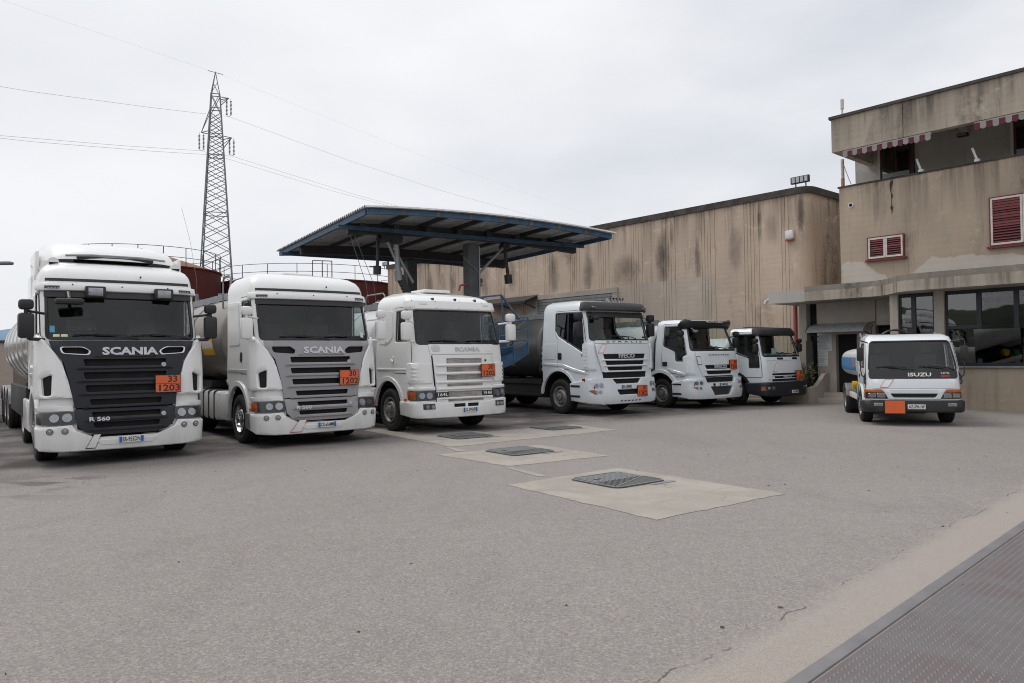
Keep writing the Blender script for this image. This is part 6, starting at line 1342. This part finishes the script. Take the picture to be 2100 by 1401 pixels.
a = R(19); wl = ['upper power line sloping away from the right arm of the pylon', 'lower power line hung from the left arm of the pylon', 'lower power line hung from the right arm of the pylon']
for (x, y, z), lb in zip(tips, wl):
    P = Vector((-41.4 + x * math.cos(a) - y * math.sin(a), 104 + x * math.sin(a) + y * math.cos(a), z - 2.6)); d = Vector((.51, .86, 0)); t = thing('power_line', lb, 'cable', P, 0, 'power lines on the pylon')
    b = B(); L = [(-60, -8.5), (-26.5, -4.4), (-12, -2.1), (0, 0), (25, -.9), (50, -1.1), (95, -.2), (140, 2.2)]; b.tube([(d.x * q, d.y * q, dz) for q, dz in L], .014, 4); b.out('cable', 'wire', t)
t = thing('power_line', 'faint earth wire strung from the very tip of the pylon', 'cable', (-41.4, 104, 42.4), 0, 'power lines on the pylon'); b = B(); b.tube([(-30.6, -51.6, -2), (0, 0, 0), (25, 43, -.9), (71, 120, -.4)], .006, 4); b.out('cable', 'galvanized', t)

b = B(); rs = random.Random(2); xs = np.linspace(-1500, 250, 60); top = [(x, 900 + 40 * math.sin(x * .01), 38 + 14 * math.sin(x * .006 + 4) + 3 * math.sin(x * .04)) for x in xs]; n = len(xs)
b.add([(x, 860, -1) for x in xs] + [(x, 880, z * .6) for x, y, z in top] + top + [(x, 1000, -1) for x in xs], [(k * n + i, k * n + i + 1, (k + 1) * n + i + 1, (k + 1) * n + i) for k in range(3) for i in range(n - 1)]); b.out('hills', 'hill_far', None, 60, kind='structure')
# wooded hill on the yard's other side, mirrored in the office windows
b = B(); n = 90; vs = []
for k, (rr, zz) in enumerate(((150, -1), (175, .55), (205, 1.0), (260, -.1))):
    for i in range(n):
        az = R(150 + 160 * i / (n - 1)); h = 13 + 6 * math.sin(i * .23) + 3 * math.sin(i * .61 + 1) + rs.uniform(-.7, .7); vs.append((rr * math.sin(az), rr * math.cos(az), zz * h if zz > 0 else -1))
b.add(vs, [(k * n + i, k * n + i + 1, (k + 1) * n + i + 1, (k + 1) * n + i) for k in range(3) for i in range(n - 1)]); b.out('hill', 'hill_green', None, 60, kind='structure')

t = thing('shed', 'low flat beige shed at the far left beyond the first tanker', 'shed', (-38, 48, 0)); B().box(-9, 7.7, -3, 4, 0, 2.95).out('wall', 'beige_wall', t, 0); B().box(-9.1, 7.8, -3.1, 4.1, 2.95, 3.1).out('roof', 'cap_dark', t, 0)
t = thing('street_lamp', 'grey street lamp head reaching in at the left edge above the first truck', 'street lamp', (-23, 30, 0)); b = B(); b.tube([(0, 0, 0), (0, 0, 5.0), (.3, 0, 5.6), (1.2, 0, 5.78), (1.9, 0, 5.78)], .06, 8); b.out('pole', 'galvanized', t); b = B(); b.box(1.8, 2.75, -.16, .16, 5.70, 5.83, .05); b.out('lamp_head', 'galvanized', t)
vn = thing('van', 'white van parked at the far left edge behind the first truck', 'van', (-16.95, 22.75, 0), 37)
b = B(); pr = [(-2.3, .35), (-2.3, .95), (-2.25, 1.05), (-1.6, 1.15), (-1.0, 1.85), (-.8, 1.95), (2.2, 1.95), (2.35, 1.0), (2.35, .35)]; b.prism([(y, z) for y, z in pr], 'x', -.88, .88)
b.out('body', 'white_paint', vn); b = B(); b.prism([(-1.45, 1.18), (-1.02, 1.78), (-.85, 1.82), (-.1, 1.82), (-.1, 1.18)], 'x', .87, .892); b.prism([(0, 1.18), (0, 1.82), (2.15, 1.82), (2.25, 1.18)], 'x', .87, .892); b.out('side_window', 'film_glass', vn, 0)
b = B(); b.add([(-.8, -1.62, 1.18), (.8, -1.62, 1.18), (.75, -1.03, 1.83), (-.75, -1.03, 1.83)], [(0, 1, 2, 3)]); b.out('windshield', 'film_glass', vn, 0); B().box(-.9, .9, -2.42, -2.25, .32, .62, .04).out('bumper', 'black_plastic', vn)
for s in (-1, 1): B().box(s * .72 - .14, s * .72 + .14, -2.33, -2.29, .72, .92, .01).out('headlight', 'lens', vn); B().box(s * .84 - .05, s * .84 + .05, 2.3, 2.37, .6, .95).out('tail_light', 'tail_red', vn, 0)
vn.scale = (1, 1, .86)
class VT: pass
q = VT(); q.root = vn
for y in (-1.5, 1.5):
    for s in (-1, 1): wheel(q, s * .8, y, .31, .2, s, 'front')

# ================================================================ the lorries
big_lorry('tanker_truck', 'white tractor unit with black slatted grille and roof spoiler, nearest in the row', (-6.54, 12.58, 0), 37, 'dark_grille_paint', 'dark_grille_paint', 'black_plastic', True, 'ER-955DN', 'R 560', (.64, 1.31, '33', '1203', .42, .31, .135), tank1, True)
big_lorry('tanker_truck', 'white tractor unit with grey slatted grille and taupe tank, second from the left', (-3.80, 14.83, 0), 37, 'grey_paint', 'grey_paint', 'white_paint', False, 'CX-616MM', 'R 500', (.55, 1.32, '30', '1202', .42, .31, .135), tank2, False)
older_lorry((-1.07, 16.92, 0), 37)
wide_lorry((3.27, 21.20, 0), 36)
medium_lorry((6.50, 23.20, 0), 36)
small_lorry((8.93, 24.05, 0), 36)
light_lorry((9.09, 16.80, 0), -18)
bake_texts()
